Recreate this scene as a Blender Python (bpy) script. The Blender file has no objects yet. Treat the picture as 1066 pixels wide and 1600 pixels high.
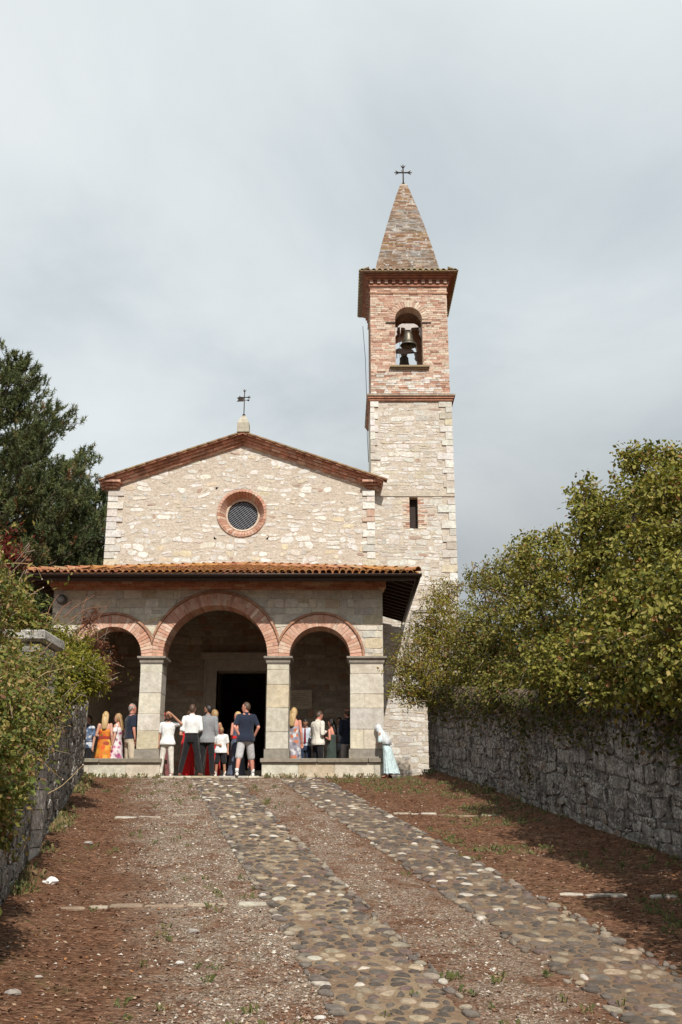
import bpy, bmesh, math, random
import numpy as np
from mathutils import Vector, Matrix, Quaternion, noise as mnoise
R = math.radians
PI = math.pi
rng = random.Random(7)
S = bpy.context.scene
COL = S.collection

# ------------------------------------------------------------------ camera
PITCH = math.atan(0.303)
cam_d = bpy.data.cameras.new('camera')
cam_d.sensor_fit = 'VERTICAL'
cam_d.sensor_height = 36.0
cam_d.sensor_width = 24.0
cam_d.lens = 35.0
cam_d.clip_start = 0.1
cam_d.clip_end = 5000.0
cam = bpy.data.objects.new('camera', cam_d)
COL.objects.link(cam)
cam.location = (0, 0, 0)
cam.rotation_euler = (R(90) + PITCH, 0, 0)
S.camera = cam

# ------------------------------------------------------------------ sky, sun, exposure
SUN_EL = R(45.0)
SUN_H = Vector((-0.25, 1.0, 0)).normalized()          # way the light travels over the ground
SUN_DIR = Vector((SUN_H.x * math.cos(SUN_EL), SUN_H.y * math.cos(SUN_EL), -math.sin(SUN_EL)))
SUN_STRENGTH = 5.0
SKY_GAIN = 1.0
EXPOSURE = 0.0
world = bpy.data.worlds.new('World')
S.world = world
world.use_nodes = True
wt = world.node_tree
wt.nodes.clear()
def wn(kind, **kw):
    n = wt.nodes.new(kind)
    for k, v in kw.items():
        setattr(n, k, v)
    return n
def wl(a, b):
    wt.links.new(a, b)
w_out = wn('ShaderNodeOutputWorld')
w_bg = wn('ShaderNodeBackground')
w_bg.inputs['Strength'].default_value = 0.1
wl(w_bg.outputs[0], w_out.inputs['Surface'])
w_sky = wn('ShaderNodeTexSky', sky_type='NISHITA')
w_sky.sun_disc = False
w_sky.sun_elevation = SUN_EL
w_sky.sun_rotation = math.atan2(-SUN_H.x, -SUN_H.y)
w_sky.air_density = 1.0
w_sky.dust_density = 1.5
w_co = wn('ShaderNodeTexCoord')
w_sep = wn('ShaderNodeSeparateXYZ')
wl(w_co.outputs['Generated'], w_sep.inputs[0])
def wmath(op, a, b=None, clamp=False):
    n = wn('ShaderNodeMath', operation=op)
    n.use_clamp = clamp
    for i, v in enumerate((a, b)):
        if v is None:
            continue
        if isinstance(v, (int, float)):
            n.inputs[i].default_value = v
        else:
            wl(v, n.inputs[i])
    return n.outputs[0]
zc = wmath('ADD', wmath('MAXIMUM', w_sep.outputs['Z'], 0.0), 0.32)
w_cmb = wn('ShaderNodeCombineXYZ')
wl(wmath('DIVIDE', w_sep.outputs['X'], zc), w_cmb.inputs[0])
wl(wmath('DIVIDE', w_sep.outputs['Y'], zc), w_cmb.inputs[1])
w_cmb.inputs[2].default_value = 3.7
def wnoise(scale, detail, rough, off, dist=0.0):
    m = wn('ShaderNodeMapping')
    m.inputs['Location'].default_value = off
    wl(w_cmb.outputs[0], m.inputs['Vector'])
    n = wn('ShaderNodeTexNoise')
    n.inputs['Scale'].default_value = scale
    n.inputs['Detail'].default_value = detail
    n.inputs['Roughness'].default_value = rough
    n.inputs['Distortion'].default_value = dist
    wl(m.outputs[0], n.inputs['Vector'])
    return n.outputs['Fac']
SKY_OFF = (0.0, 0.0, 0.0)
n_big = wnoise(0.75, 3.0, 0.5, SKY_OFF, 0.4)
n_fine = wnoise(2.2, 7.0, 0.56, (4.1 + SKY_OFF[0], 1.3, 0.0), 0.5)
w_sum = wmath('ADD', wmath('MULTIPLY', n_big, 0.55), wmath('MULTIPLY', n_fine, 0.45))
w_ramp = wn('ShaderNodeValToRGB')
wl(w_sum, w_ramp.inputs[0])
cr = w_ramp.color_ramp
cr.elements[0].position = 0.38
cr.elements[0].color = (6.1, 6.75, 7.1, 1)
cr.elements[1].position = 0.60
cr.elements[1].color = (8.8, 9.25, 9.3, 1)
e = cr.elements.new(0.48)
e.color = (7.5, 8.1, 8.3, 1)
# a heavier bank of grey cloud low in the sky to the right, lifting to thin bright cloud above
w_dark = wn('ShaderNodeMapRange')
w_dark.inputs['From Min'].default_value = 0.52
w_dark.inputs['From Max'].default_value = 0.12
w_dark.inputs['To Min'].default_value = 1.0
w_dark.inputs['To Max'].default_value = 0.46
w_dark.interpolation_type = 'SMOOTHSTEP'
wl(wmath('SUBTRACT', w_sep.outputs['Z'], wmath('MULTIPLY', wmath('SUBTRACT', n_big, 0.5), 0.3)), w_dark.inputs['Value'])
w_side = wn('ShaderNodeMapRange')
w_side.inputs['From Min'].default_value = -0.22
w_side.inputs['From Max'].default_value = 0.16
wl(wmath('SUBTRACT', w_sep.outputs['X'], wmath('MULTIPLY', wmath('SUBTRACT', n_fine, 0.5), 0.25)), w_side.inputs['Value'])
w_side.interpolation_type = 'SMOOTHSTEP'
w_dk = wn('ShaderNodeMix', data_type='FLOAT')
w_dk.inputs[2].default_value = 1.0
wl(w_side.outputs[0], w_dk.inputs[0])
wl(w_dark.outputs[0], w_dk.inputs[3])
w_mul = wn('ShaderNodeVectorMath', operation='SCALE')
wl(w_ramp.outputs['Color'], w_mul.inputs[0])
wl(w_dk.outputs[0], w_mul.inputs['Scale'])
w_mix = wn('ShaderNodeMix', data_type='RGBA')
w_mix.inputs[0].default_value = 0.93                  # cloud cover; the rest is open sky
wl(w_sky.outputs[0], w_mix.inputs[6])
wl(w_mul.outputs[0], w_mix.inputs[7])
w_gain = wn('ShaderNodeVectorMath', operation='SCALE')
w_gain.inputs['Scale'].default_value = SKY_GAIN
wl(w_mix.outputs[2], w_gain.inputs[0])
wl(w_gain.outputs[0], w_bg.inputs['Color'])

sun_d = bpy.data.lights.new('sun', 'SUN')
sun_d.energy = SUN_STRENGTH
sun_d.angle = R(0.55)
sun_d.color = (1.0, 0.945, 0.86)
sun = bpy.data.objects.new('sun', sun_d)
COL.objects.link(sun)
sun.rotation_euler = SUN_DIR.to_track_quat('-Z', 'Y').to_euler()
sun.location = (10, -20, 30)

S.view_settings.view_transform = 'Standard'
S.view_settings.look = 'None'
S.view_settings.exposure = EXPOSURE
S.view_settings.gamma = 1.0
S.view_settings.use_curve_mapping = False
S.render.engine = 'CYCLES'
S.cycles.max_bounces = 8
S.cycles.diffuse_bounces = 5
S.cycles.glossy_bounces = 2
S.cycles.transmission_bounces = 2
S.cycles.transparent_max_bounces = 4
S.cycles.caustics_reflective = False
S.cycles.caustics_refractive = False
S.cycles.use_denoising = True

# ------------------------------------------------------------------ measuring aid: a sight line to a depth
CT, ST = math.cos(PITCH), math.sin(PITCH)
def P(px, py, Y):
    u = (px - 533.0) / 1555.0
    v = (800.0 - py) / 1555.0
    t = Y / (CT - v * ST)
    return Vector((u * t, Y, (ST + v * CT) * t))

# ------------------------------------------------------------------ helpers
def tag(o, label=None, cat=None, group=None, kind=None):
    if label: o['label'] = label
    if cat: o['category'] = cat
    if group: o['group'] = group
    if kind: o['kind'] = kind
    return o
def empty(name, loc=(0, 0, 0), rz=0.0, label=None, cat=None, group=None, kind=None):
    o = bpy.data.objects.new(name, None)
    o.empty_display_size = 0.1
    COL.objects.link(o)
    o.location = loc
    o.rotation_euler = (0, 0, rz)
    return tag(o, label, cat, group, kind)
def link(name, me, parent=None, mat=None, kind=None):
    if mat is not None:
        me.materials.append(mat)
    o = bpy.data.objects.new(name, me)
    COL.objects.link(o)
    if parent is not None:
        o.parent = parent
        # parts are modelled in world coordinates unless the parent says it is local
        if parent.name not in LOCAL:
            o.matrix_parent_inverse = pinv(parent)
    if kind: o['kind'] = kind
    return o
LOCAL = set()
def pinv(o):
    if o.parent is not None:
        return Matrix.Identity(4)
    return (Matrix.Translation(o.location) @ o.rotation_euler.to_matrix().to_4x4()).inverted()

class MB:
    """collects faces for one mesh; every face may carry a tint"""
    def __init__(self):
        self.v = []; self.f = []; self.c = []; self.sm = []
    def add(self, verts, faces, tint=(1, 1, 1), smooth=False):
        b = len(self.v)
        self.v.extend([tuple(p) for p in verts])
        for f in faces:
            self.f.append(tuple(i + b for i in f))
            self.c.append(tint)
            self.sm.append(smooth)
        return self
    def merge(self, o):
        b = len(self.v)
        self.v.extend(o.v)
        self.f.extend(tuple(i + b for i in f) for f in o.f)
        self.c.extend(o.c); self.sm.extend(o.sm)
        return self
    def box(self, x0, x1, y0, y1, z0, z1, tint=(1, 1, 1), M=None):
        vs = [Vector((x, y, z)) for z in (z0, z1) for y in (y0, y1) for x in (x0, x1)]
        if M is not None: vs = [M @ p for p in vs]
        return self.add(vs, [(0, 2, 3, 1), (4, 5, 7, 6), (0, 1, 5, 4), (2, 6, 7, 3), (0, 4, 6, 2), (1, 3, 7, 5)], tint)
    def hexa(self, p, tint=(1, 1, 1)):
        """8 corners: 4 below (ring), 4 above (ring)"""
        return self.add(p, [(3, 2, 1, 0), (4, 5, 6, 7), (0, 1, 5, 4), (1, 2, 6, 5), (2, 3, 7, 6), (3, 0, 4, 7)], tint)
    def loft(self, rings, cap=True, tint=(1, 1, 1), smooth=True, closed=True):
        n = len(rings[0]); vs = [p for r in rings for p in r]; fs = []
        for i in range(len(rings) - 1):
            for j in range(n if closed else n - 1):
                k = (j + 1) % n
                fs.append((i * n + j, i * n + k, (i + 1) * n + k, (i + 1) * n + j))
        if cap and closed:
            fs.append(tuple(reversed(range(n))))
            fs.append(tuple((len(rings) - 1) * n + j for j in range(n)))
        return self.add(vs, fs, tint, smooth)
    def tube(self, pts, rad, n=8, tint=(1, 1, 1), smooth=True):
        pts = [Vector(p) for p in pts]
        if not isinstance(rad, (list, tuple)): rad = [rad] * len(pts)
        rings = []; up = None
        for i, p in enumerate(pts):
            d = (pts[min(i + 1, len(pts) - 1)] - pts[max(i - 1, 0)])
            if d.length < 1e-9: d = Vector((0, 0, 1))
            d.normalize()
            if up is None:
                up = Vector((0, 0, 1)) if abs(d.z) < 0.9 else Vector((1, 0, 0))
            a = d.cross(up).normalized(); b = a.cross(d).normalized(); up = b
            rings.append([p + (a * math.cos(2 * PI * k / n) + b * math.sin(2 * PI * k / n)) * rad[i] for k in range(n)])
        return self.loft(rings, True, tint, smooth)
    def lathe(self, prof, c, n=20, tint=(1, 1, 1), cap=True):
        rings = [[Vector((c[0] + r * math.cos(2 * PI * k / n), c[1] + r * math.sin(2 * PI * k / n), c[2] + z)) for k in range(n)] for r, z in prof]
        return self.loft(rings, cap, tint)
    def prism(self, poly, M, d0, d1, tint=(1, 1, 1)):
        """2D outline (u,v) pushed through w from d0 to d1; M maps (u,v,w)"""
        n = len(poly)
        vs = [M @ Vector((u, v, d0)) for u, v in poly] + [M @ Vector((u, v, d1)) for u, v in poly]
        fs = [tuple(reversed(range(n))), tuple(range(n, 2 * n))] + [(i, (i + 1) % n, n + (i + 1) % n, n + i) for i in range(n)]
        return self.add(vs, fs, tint)
    def mesh(self, name, mat=None):
        me = bpy.data.meshes.new(name)
        me.from_pydata(self.v, [], self.f)
        if self.c:
            at = me.attributes.new('tint', 'FLOAT_COLOR', 'FACE')
            a = np.ones((len(self.f), 4), dtype=np.float32)
            a[:, :3] = np.array(self.c, dtype=np.float32)
            at.data.foreach_set('color', a.ravel())
            me.polygons.foreach_set('use_smooth', np.array(self.sm, dtype=bool))
        if mat: me.materials.append(mat)
        me.update()
        return me
    def build(self, name, mat, parent=None, kind=None):
        return link(name, self.mesh(name, mat), parent, None, kind)

def frame(o, ux, uy, un):
    """matrix taking (u,v,w) to world"""
    ux, uy, un = Vector(ux), Vector(uy), Vector(un)
    return Matrix(((ux.x, uy.x, un.x, o[0]), (ux.y, uy.y, un.y, o[1]), (ux.z, uy.z, un.z, o[2]), (0, 0, 0, 1)))

# ---- masonry: cells of a weighted partition, shrunk by a joint
def clip(poly, nx, ny, d):
    out = []; n = len(poly)
    for i in range(n):
        a = poly[i]; b = poly[(i + 1) % n]
        da = a[0] * nx + a[1] * ny - d; db = b[0] * nx + b[1] * ny - d
        if da <= 0: out.append(a)
        if (da < 0 < db) or (db < 0 < da):
            t = da / (da - db)
            out.append((a[0] + (b[0] - a[0]) * t, a[1] + (b[1] - a[1]) * t))
    return out
def cells(region, sx, sy, gap, rs, wvar=0.5, jit=0.42, rowoff=True):
    """region: convex outline in (u,v). returns list of (outline, centre)"""
    us = [p[0] for p in region]; vs = [p[1] for p in region]
    u0, u1, v0, v1 = min(us), max(us), min(vs), max(vs)
    k = sx / sy
    pts = []
    nv = max(1, round((v1 - v0) / sy)); dv = (v1 - v0) / nv
    for j in range(nv):
        nu = max(1, round((u1 - u0) / sx)); du = (u1 - u0) / nu
        sh = rs.random() * du
        for i in range(-1, nu + 1):
            u = u0 + i * du + sh + (rs.random() - .5) * 2 * jit * du
            v = v0 + (j + .5) * dv + (rs.random() - .5) * 2 * jit * dv
            if u0 - .05 < u < u1 + .05: pts.append((u, v * k, (rs.random() - .3) * wvar * sx * sx * .5))
    a = np.array(pts)
    eg = []
    m = len(region)
    area = sum(region[i][0] * region[(i + 1) % m][1] - region[(i + 1) % m][0] * region[i][1] for i in range(m))
    for i in range(m):
        p = region[i]; q = region[(i + 1) % m]
        ex, ey = q[0] - p[0], q[1] - p[1]
        nx, ny = (ey, -ex) if area > 0 else (-ey, ex)
        L = math.hypot(nx, ny); nx /= L; ny /= L
        eg.append((nx, ny, p[0] * nx + p[1] * ny))
    out = []
    for i in range(len(pts)):
        x, y, w = pts[i]
        d2 = (a[:, 0] - x) ** 2 + (a[:, 1] - y) ** 2
        nb = np.argsort(d2)[1:15]
        h = 2.2 * sx
        poly = [(x - h, y - h), (x + h, y - h), (x + h, y + h), (x - h, y + h)]
        for j in nb:
            X, Y2, W = pts[j]
            dx, dy = X - x, Y2 - y
            L = math.hypot(dx, dy)
            if L < 1e-6: continue
            d = (X * X + Y2 * Y2 - x * x - y * y + w - W) / 2
            poly = clip(poly, dx / L, dy / L, d / L - gap * .5 * (1 + (k - 1) * abs(dy) / L))
            if len(poly) < 3: break
        if len(poly) < 3: continue
        poly = [(p[0], p[1] / k) for p in poly]
        for nx, ny, d in eg:
            poly = clip(poly, nx, ny, d - gap * .3)
            if len(poly) < 3: break
        if len(poly) < 3: continue
        cu = sum(p[0] for p in poly) / len(poly); cv = sum(p[1] for p in poly) / len(poly)
        out.append((poly, (cu, cv)))
    return out
def courses(region, sx, sy, gap, rs, wave=.03, jit=.02, split=.22, tall=.0):
    """rough courses of stones of mixed width; region is a convex outline. returns list of (outline, centre)"""
    us = [p[0] for p in region]; vs = [p[1] for p in region]
    u0, u1, v0, v1 = min(us), max(us), min(vs), max(vs)
    m = len(region)
    area = sum(region[i][0] * region[(i + 1) % m][1] - region[(i + 1) % m][0] * region[i][1] for i in range(m))
    eg = []
    for i in range(m):
        p = region[i]; q = region[(i + 1) % m]
        ex, ey = q[0] - p[0], q[1] - p[1]
        nx, ny = (ey, -ex) if area > 0 else (-ey, ex)
        L = math.hypot(nx, ny); eg.append((nx / L, ny / L, (p[0] * nx + p[1] * ny) / L))
    out = []
    ph = rs.random() * 50
    def off(u, v):
        return wave * (math.sin(u * 1.9 + v * 2.3 + ph) + .8 * math.sin(u * 4.7 - v * 3.1 + ph * 1.7) + .6 * math.sin(u * 9.1 + v * 5.3 + ph * .6)) * .6
    v = v0 - sy * .3
    while v < v1:
        h = sy * (.62 + rs.random() * .8)
        u = u0 - sx * rs.random()
        while u < u1:
            w = sx * (.38 + 1.25 * rs.random() ** 1.4)
            if rs.random() < .25: w = min(w, h * 1.1)
            j = lambda s=1.0: (rs.random() - .5) * 2 * jit * s
            parts = [(v, v + h)]
            if rs.random() < split and h > sy * .8:
                f = .35 + rs.random() * .3
                parts = [(v, v + h * f), (v + h * f, v + h)]
            lean = (rs.random() - .5) * .25 * h
            for a, b in parts:
                g = gap * (.6 + .8 * rs.random()) * .5
                q = [(u + g + j(), a + g + off(u, a) + j(.6)), (u + w - g + j(), a + g + off(u + w, a) + j(.6)),
                     (u + w - g + j() + lean, b - g + off(u + w, b) + j(.6)), (u + g + j() + lean, b - g + off(u, b) + j(.6))]
                if rs.random() < .45:
                    q.insert(2, ((q[1][0] + q[2][0]) / 2 + rs.random() * g * 2, (q[1][1] + q[2][1]) / 2 + j()))
                for nx, ny, d in eg:
                    q = clip(q, nx, ny, d - gap * .3)
                    if len(q) < 3: break
                if len(q) < 3: continue
                cu = sum(p[0] for p in q) / len(q); cv = sum(p[1] for p in q) / len(q)
                out.append((q, (cu, cv)))
            u += w
        v += h
    return out
def poly_area(p):
    return abs(sum(p[i][0] * p[(i + 1) % len(p)][1] - p[(i + 1) % len(p)][0] * p[i][1] for i in range(len(p)))) / 2
def roughen(poly, rs, amt, cut=0.24):
    """corner-cut and jitter an outline"""
    out = []; n = len(poly)
    for i in range(n):
        a = poly[i]; b = poly[(i + 1) % n]
        L = math.hypot(b[0] - a[0], b[1] - a[1])
        if L < 1e-4: continue
        t = min(cut, .05 / L) if L > .2 else cut
        out.append((a[0] + (b[0] - a[0]) * t, a[1] + (b[1] - a[1]) * t))
        if L > .22:
            out.append(((a[0] + b[0]) / 2 + (rs.random() - .5) * amt, (a[1] + b[1]) / 2 + (rs.random() - .5) * amt))
        out.append((b[0] - (b[0] - a[0]) * t, b[1] - (b[1] - a[1]) * t))
    return [(p[0] + (rs.random() - .5) * amt, p[1] + (rs.random() - .5) * amt) for p in out]
def stone(mb, poly, M, proud, rs, tint, dome=0.0, smooth=False, rough=0.004):
    n = len(poly)
    cu = sum(p[0] for p in poly) / n; cv = sum(p[1] for p in poly) / n
    if poly_area(poly) < 1e-5 or n < 3: return
    sgn = sum(poly[i][0] * poly[(i + 1) % n][1] - poly[(i + 1) % n][0] * poly[i][1] for i in range(n))
    if sgn < 0: poly = poly[::-1]
    size = math.sqrt(poly_area(poly))
    ins = min(.18, .018 / size)
    tilt_u = (rs.random() - .5) * .04; tilt_v = (rs.random() - .5) * .05
    r0 = [M @ Vector((u, v, -.012)) for u, v in poly]
    r1 = [M @ Vector((u, v, proud * .5)) for u, v in poly]
    def tz(u, v): return proud + tilt_u * (u - cu) + tilt_v * (v - cv)
    q = [(cu + (u - cu) * (1 - ins), cv + (v - cv) * (1 - ins)) for u, v in poly]
    r2 = [M @ Vector((u, v, tz(u, v) + (rs.random() - .5) * rough)) for u, v in q]
    if dome > 0:
        q3 = [(cu + (u - cu) * .58, cv + (v - cv) * .58) for u, v in poly]
        r3 = [M @ Vector((u, v, tz(u, v) + dome)) for u, v in q3]
        mb.loft([r0, r1, r2, r3], False, tint, smooth)
        vs = r3 + [M @ Vector((cu, cv, proud + dome * 1.15))]
        mb.add(vs, [(i, (i + 1) % n, n) for i in range(n)], tint, smooth)
    else:
        mb.loft([r0, r1, r2], False, tint, smooth)
        mb.add(r2, [tuple(range(n))], tint, False)

def emit_pieces(name, pieces, mat, parent, limit=300, rest=None):
    """pieces: list of (weight, MB). The largest become parts of their own, the rest one part"""
    pieces = sorted(pieces, key=lambda t: -t[0])
    for w, m in pieces[:limit]:
        m.build(name, mat, parent)
    if len(pieces) > limit:
        r = MB()
        for w, m in pieces[limit:]: r.merge(m)
        r.build(rest or (name + '_field'), mat, parent, 'stuff')

# ------------------------------------------------------------------ materials
def newmat(name):
    m = bpy.data.materials.new(name)
    m.use_nodes = True
    nt = m.node_tree
    b = nt.nodes['Principled BSDF']
    return m, nt, b
class NT:
    def __init__(self, nt): self.nt = nt
    def n(self, kind, **kw):
        x = self.nt.nodes.new(kind)
        for k, v in kw.items(): setattr(x, k, v)
        return x
    def l(self, a, b): self.nt.links.new(a, b)
    def pos(self):
        if not hasattr(self, '_p'): self._p = self.n('ShaderNodeNewGeometry').outputs['Position']
        return self._p
    def obj(self):
        if not hasattr(self, '_o'): self._o = self.n('ShaderNodeTexCoord').outputs['Object']
        return self._o
    def noise(self, scale, detail=4, rough=.55, vec=None, dist=0, out='Fac', squash=None):
        x = self.n('ShaderNodeTexNoise')
        x.inputs['Scale'].default_value = scale; x.inputs['Detail'].default_value = detail
        x.inputs['Roughness'].default_value = rough; x.inputs['Distortion'].default_value = dist
        v = vec or self.pos()
        if squash:
            mp = self.n('ShaderNodeMapping'); mp.inputs['Scale'].default_value = squash
            self.l(v, mp.inputs['Vector']); v = mp.outputs[0]
        self.l(v, x.inputs['Vector'])
        return x.outputs[out]
    def vor(self, scale, vec=None, feature='F1', out='Distance', rand=1.0):
        x = self.n('ShaderNodeTexVoronoi', feature=feature)
        x.inputs['Scale'].default_value = scale; x.inputs['Randomness'].default_value = rand
        self.l(vec or self.pos(), x.inputs['Vector'])
        return x.outputs[out]
    def ramp(self, fac, stops, interp='LINEAR'):
        x = self.n('ShaderNodeValToRGB'); cr = x.color_ramp; cr.interpolation = interp
        while len(cr.elements) < len(stops): cr.elements.new(.5)
        for e, (p, c) in zip(cr.elements, stops):
            e.position = p
            e.color = (*c, 1) if isinstance(c, tuple) else (c, c, c, 1)
        self.l(fac, x.inputs[0])
        return x.outputs[0]
    def mix(self, fac, a, b, mode='MIX'):
        x = self.n('ShaderNodeMix', data_type='RGBA', blend_type=mode)
        for i, v in ((0, fac), (6, a), (7, b)):
            if isinstance(v, (int, float)): x.inputs[i].default_value = v if i == 0 else (v, v, v, 1)
            elif isinstance(v, tuple): x.inputs[i].default_value = (*v, 1)
            else: self.l(v, x.inputs[i])
        return x.outputs[2]
    def math(self, op, a, b=None, clamp=False):
        x = self.n('ShaderNodeMath', operation=op); x.use_clamp = clamp
        for i, v in enumerate((a, b)):
            if v is None: continue
            if isinstance(v, (int, float)): x.inputs[i].default_value = v
            else: self.l(v, x.inputs[i])
        return x.outputs[0]
    def attr(self, name='tint'):
        return self.n('ShaderNodeAttribute', attribute_name=name).outputs['Color']
    def bump(self, h, strength, dist, b):
        x = self.n('ShaderNodeBump')
        x.inputs['Strength'].default_value = strength; x.inputs['Distance'].default_value = dist
        self.l(h, x.inputs['Height']); self.l(x.outputs[0], b.inputs['Normal'])

def stone_mat(name, base=(1, 1, 1), mott=0.35, dark=None, dark_amt=0.0, dark_scale=1.3, grain=9.0, bump=.6, lichen=None, lich_amt=.5, streak=False, speck=None):
    """colour comes from each piece's own tint; noise adds grain, stains and lichen"""
    m, nt, b = newmat(name); N = NT(nt)
    c = N.mix(1.0, N.attr(), base, 'MULTIPLY')
    g = N.noise(grain, 6, .62)
    c = N.mix(1.0, c, N.ramp(g, [(.25, 1 - mott), (.7, 1 + mott * .35)]), 'MULTIPLY')
    f = N.noise(grain * 7, 3, .7)
    c = N.mix(1.0, c, N.ramp(f, [(.3, .82), (.65, 1.08)]), 'MULTIPLY')
    if dark:
        d = N.noise(dark_scale, 6, .68, dist=.6)
        c = N.mix(N.ramp(d, [(.62 - dark_amt * .3, 0.0), (.78 - dark_amt * .3, dark_amt)]), c, dark)
    if lichen:
        d = N.noise(grain * .55, 7, .75, dist=.3)
        c = N.mix(N.ramp(d, [(.56, 0.0), (.63, lich_amt)]), c, lichen)
    if streak:
        d = N.noise(3.2, 6, .7, squash=(1, 1, 5.5))
        c = N.mix(1.0, c, N.ramp(d, [(.30, (.66, .60, .54)), (.48, 1.0), (.72, (1.12, 1.12, 1.12))]), 'MULTIPLY')
        d = N.noise(7.5, 4, .7, squash=(1, 1, 3.2))
        c = N.mix(N.ramp(d, [(.60, 0.0), (.67, .75)]), c, (.74, .70, .62))
        d = N.noise(9.5, 3, .6, squash=(1.2, 1.2, 2.6))
        c = N.mix(N.ramp(d, [(.30, .8), (.36, 0.0)]), c, (.36, .22, .15))
        d = N.noise(15, 4, .75, squash=(1, 1, 2.4))
        c = N.mix(N.ramp(d, [(.30, .7), (.38, 0.0)]), c, (.24, .19, .15))
    if speck:
        d = N.noise(24, 6, .85); e_ = N.noise(4.0, 5, .7)
        c = N.mix(N.math('MULTIPLY', N.ramp(d, [(.49, 0.0), (.56, .95)]), N.ramp(e_, [(.42, .12), (.56, 1.0)])), c, speck)
        c = N.mix(N.ramp(N.noise(21, 5, .8), [(.36, .75), (.46, 0.0)]), c, (.03, .027, .025))
    nt.links.new(c, b.inputs['Base Color'])
    b.inputs['Roughness'].default_value = .92
    b.inputs['Specular IOR Level'].default_value = .25
    N.bump(N.math('ADD', g, N.math('MULTIPLY', f, .35)), bump, .02, b)
    return m
def plain_mat(name, col, rough=.7, metal=0.0, var=.15, scale=6.0, bump=0.0, spec=.3):
    m, nt, b = newmat(name); N = NT(nt)
    g = N.noise(scale, 5, .6)
    c = N.mix(1.0, col, N.ramp(g, [(.3, 1 - var), (.7, 1 + var)]), 'MULTIPLY')
    nt.links.new(c, b.inputs['Base Color'])
    b.inputs['Roughness'].default_value = rough; b.inputs['Metallic'].default_value = metal
    b.inputs['Specular IOR Level'].default_value = spec
    if bump: N.bump(g, bump, .01, b)
    return m
def pick(rs, pal):
    t = rs.random() * sum(p[0] for p in pal)
    for w, c in pal:
        t -= w
        if t <= 0: break
    k = 1 + (rs.random() - .5) * .22
    return tuple(max(0, x * k * (1 + (rs.random() - .5) * .05)) for x in c)
# ================================================================== materials of the church
PAL_FACADE = [(3, (0.639, 0.606, 0.547)), (7, (0.732, 0.719, 0.680)), (1.6, (0.575, 0.523, 0.451)), (.9, (0.638, 0.572, 0.441)), (.4, (0.442, 0.310, 0.252)), (1.2, (0.591, 0.572, 0.545))]
PAL_TOWER = [(4, (0.639, 0.606, 0.547)), (7, (0.720, 0.700, 0.654)), (1.8, (0.538, 0.485, 0.413)), (.9, (0.601, 0.535, 0.412)), (.3, (0.424, 0.301, 0.241)), (1.0, (0.524, 0.504, 0.465))]
PAL_ASHLAR = [(4, (0.599, 0.546, 0.439)), (3, (0.637, 0.591, 0.500)), (1.4, (0.576, 0.491, 0.346)), (1, (0.533, 0.502, 0.441))]
PAL_INNER = [(4, (.50, .42, .33)), (3, (.43, .36, .285)), (1, (.45, .29, .20)), (2, (.56, .49, .40))]  # inner stones toned below the outer ones to deepen the porch shade
PAL_BRICK = [(5, (0.591, 0.329, 0.234)), (3, (0.647, 0.399, 0.295)), (2, (0.507, 0.254, 0.173)), (1.4, (0.696, 0.505, 0.392))]
PAL_TBRICK = [(4, (.56, .37, .28)), (4, (.62, .47, .37)), (1.6, (.47, .26, .19)), (2.6, (.67, .57, .46)), (.7, (.34, .19, .14))]
PAL_SPIRE = [(5, (0.287, 0.275, 0.258)), (1.6, (0.220, 0.169, 0.143)), (1.2, (0.166, 0.118, 0.099)), (3, (0.334, 0.322, 0.303)), (.6, (0.201, 0.158, 0.105))]
PAL_TILE = [(4, (0.410, 0.179, 0.096)), (3, (0.460, 0.229, 0.128)), (2, (0.346, 0.136, 0.075)), (1, (0.401, 0.257, 0.141))]
M_facade = stone_mat('facade stone', mott=.35, grain=11, bump=.8, dark=(.40, .35, .29), dark_amt=.45, dark_scale=1.1, lichen=(.50, .43, .34), lich_amt=.4)
M_mortar = stone_mat('lime mortar', base=(.565, .50, .42), mott=.3, grain=16, bump=.8, dark=(.42, .34, .26), dark_amt=.35, dark_scale=1.6, streak=True)
M_ashlar = stone_mat('porch sandstone', mott=.32, grain=8, bump=.6, dark=(.36, .30, .23), dark_amt=.42, dark_scale=1.5, lichen=(.62, .59, .52), lich_amt=.35)
M_greystone = stone_mat('grey pietra serena', base=(.285, .255, .215), mott=.3, grain=9, bump=.4, lichen=(.42, .37, .27), lich_amt=.4)
M_brick = stone_mat('red brick', mott=.28, grain=14, bump=.5, dark=(.30, .15, .10), dark_amt=.2, lichen=(.60, .48, .37), lich_amt=.4)
M_tbrick = stone_mat('weathered tower brick', mott=.35, grain=12, bump=.6, dark=(.30, .16, .11), dark_amt=.4, dark_scale=1.4, lichen=(.64, .55, .44), lich_amt=.6)
M_corn = stone_mat('cornice brick', mott=.4, grain=9, bump=.5, dark=(.14, .07, .05), dark_amt=.55, dark_scale=2.4, lichen=(.36, .24, .15), lich_amt=.35)
M_spire = stone_mat('spire brick with lichen', mott=.4, grain=10, bump=.7, dark=(.19, .105, .05), dark_amt=.7, dark_scale=.8, lichen=(.48, .475, .455), lich_amt=.85)
M_tile = stone_mat('terracotta coppo', mott=.45, grain=12, bump=.5, dark=(.36, .175, .035), dark_amt=.65, dark_scale=.8, lichen=(.40, .25, .12), lich_amt=.6)
M_oldtile = stone_mat('old grey brown coppo', base=(.62, .72, .78), mott=.45, grain=10, bump=.5, dark=(.24, .18, .07), dark_amt=.6, dark_scale=1.6, lichen=(.40, .36, .25), lich_amt=.6)
M_wood = plain_mat('dark chestnut', (.052, .032, .022), .75, var=.35, scale=14, bump=.3)
M_gutter = plain_mat('brown painted gutter', (.035, .024, .02), .5, .2, var=.15)
M_iron = plain_mat('rusty wrought iron', (.045, .032, .028), .7, .5, var=.4, scale=30)
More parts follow.
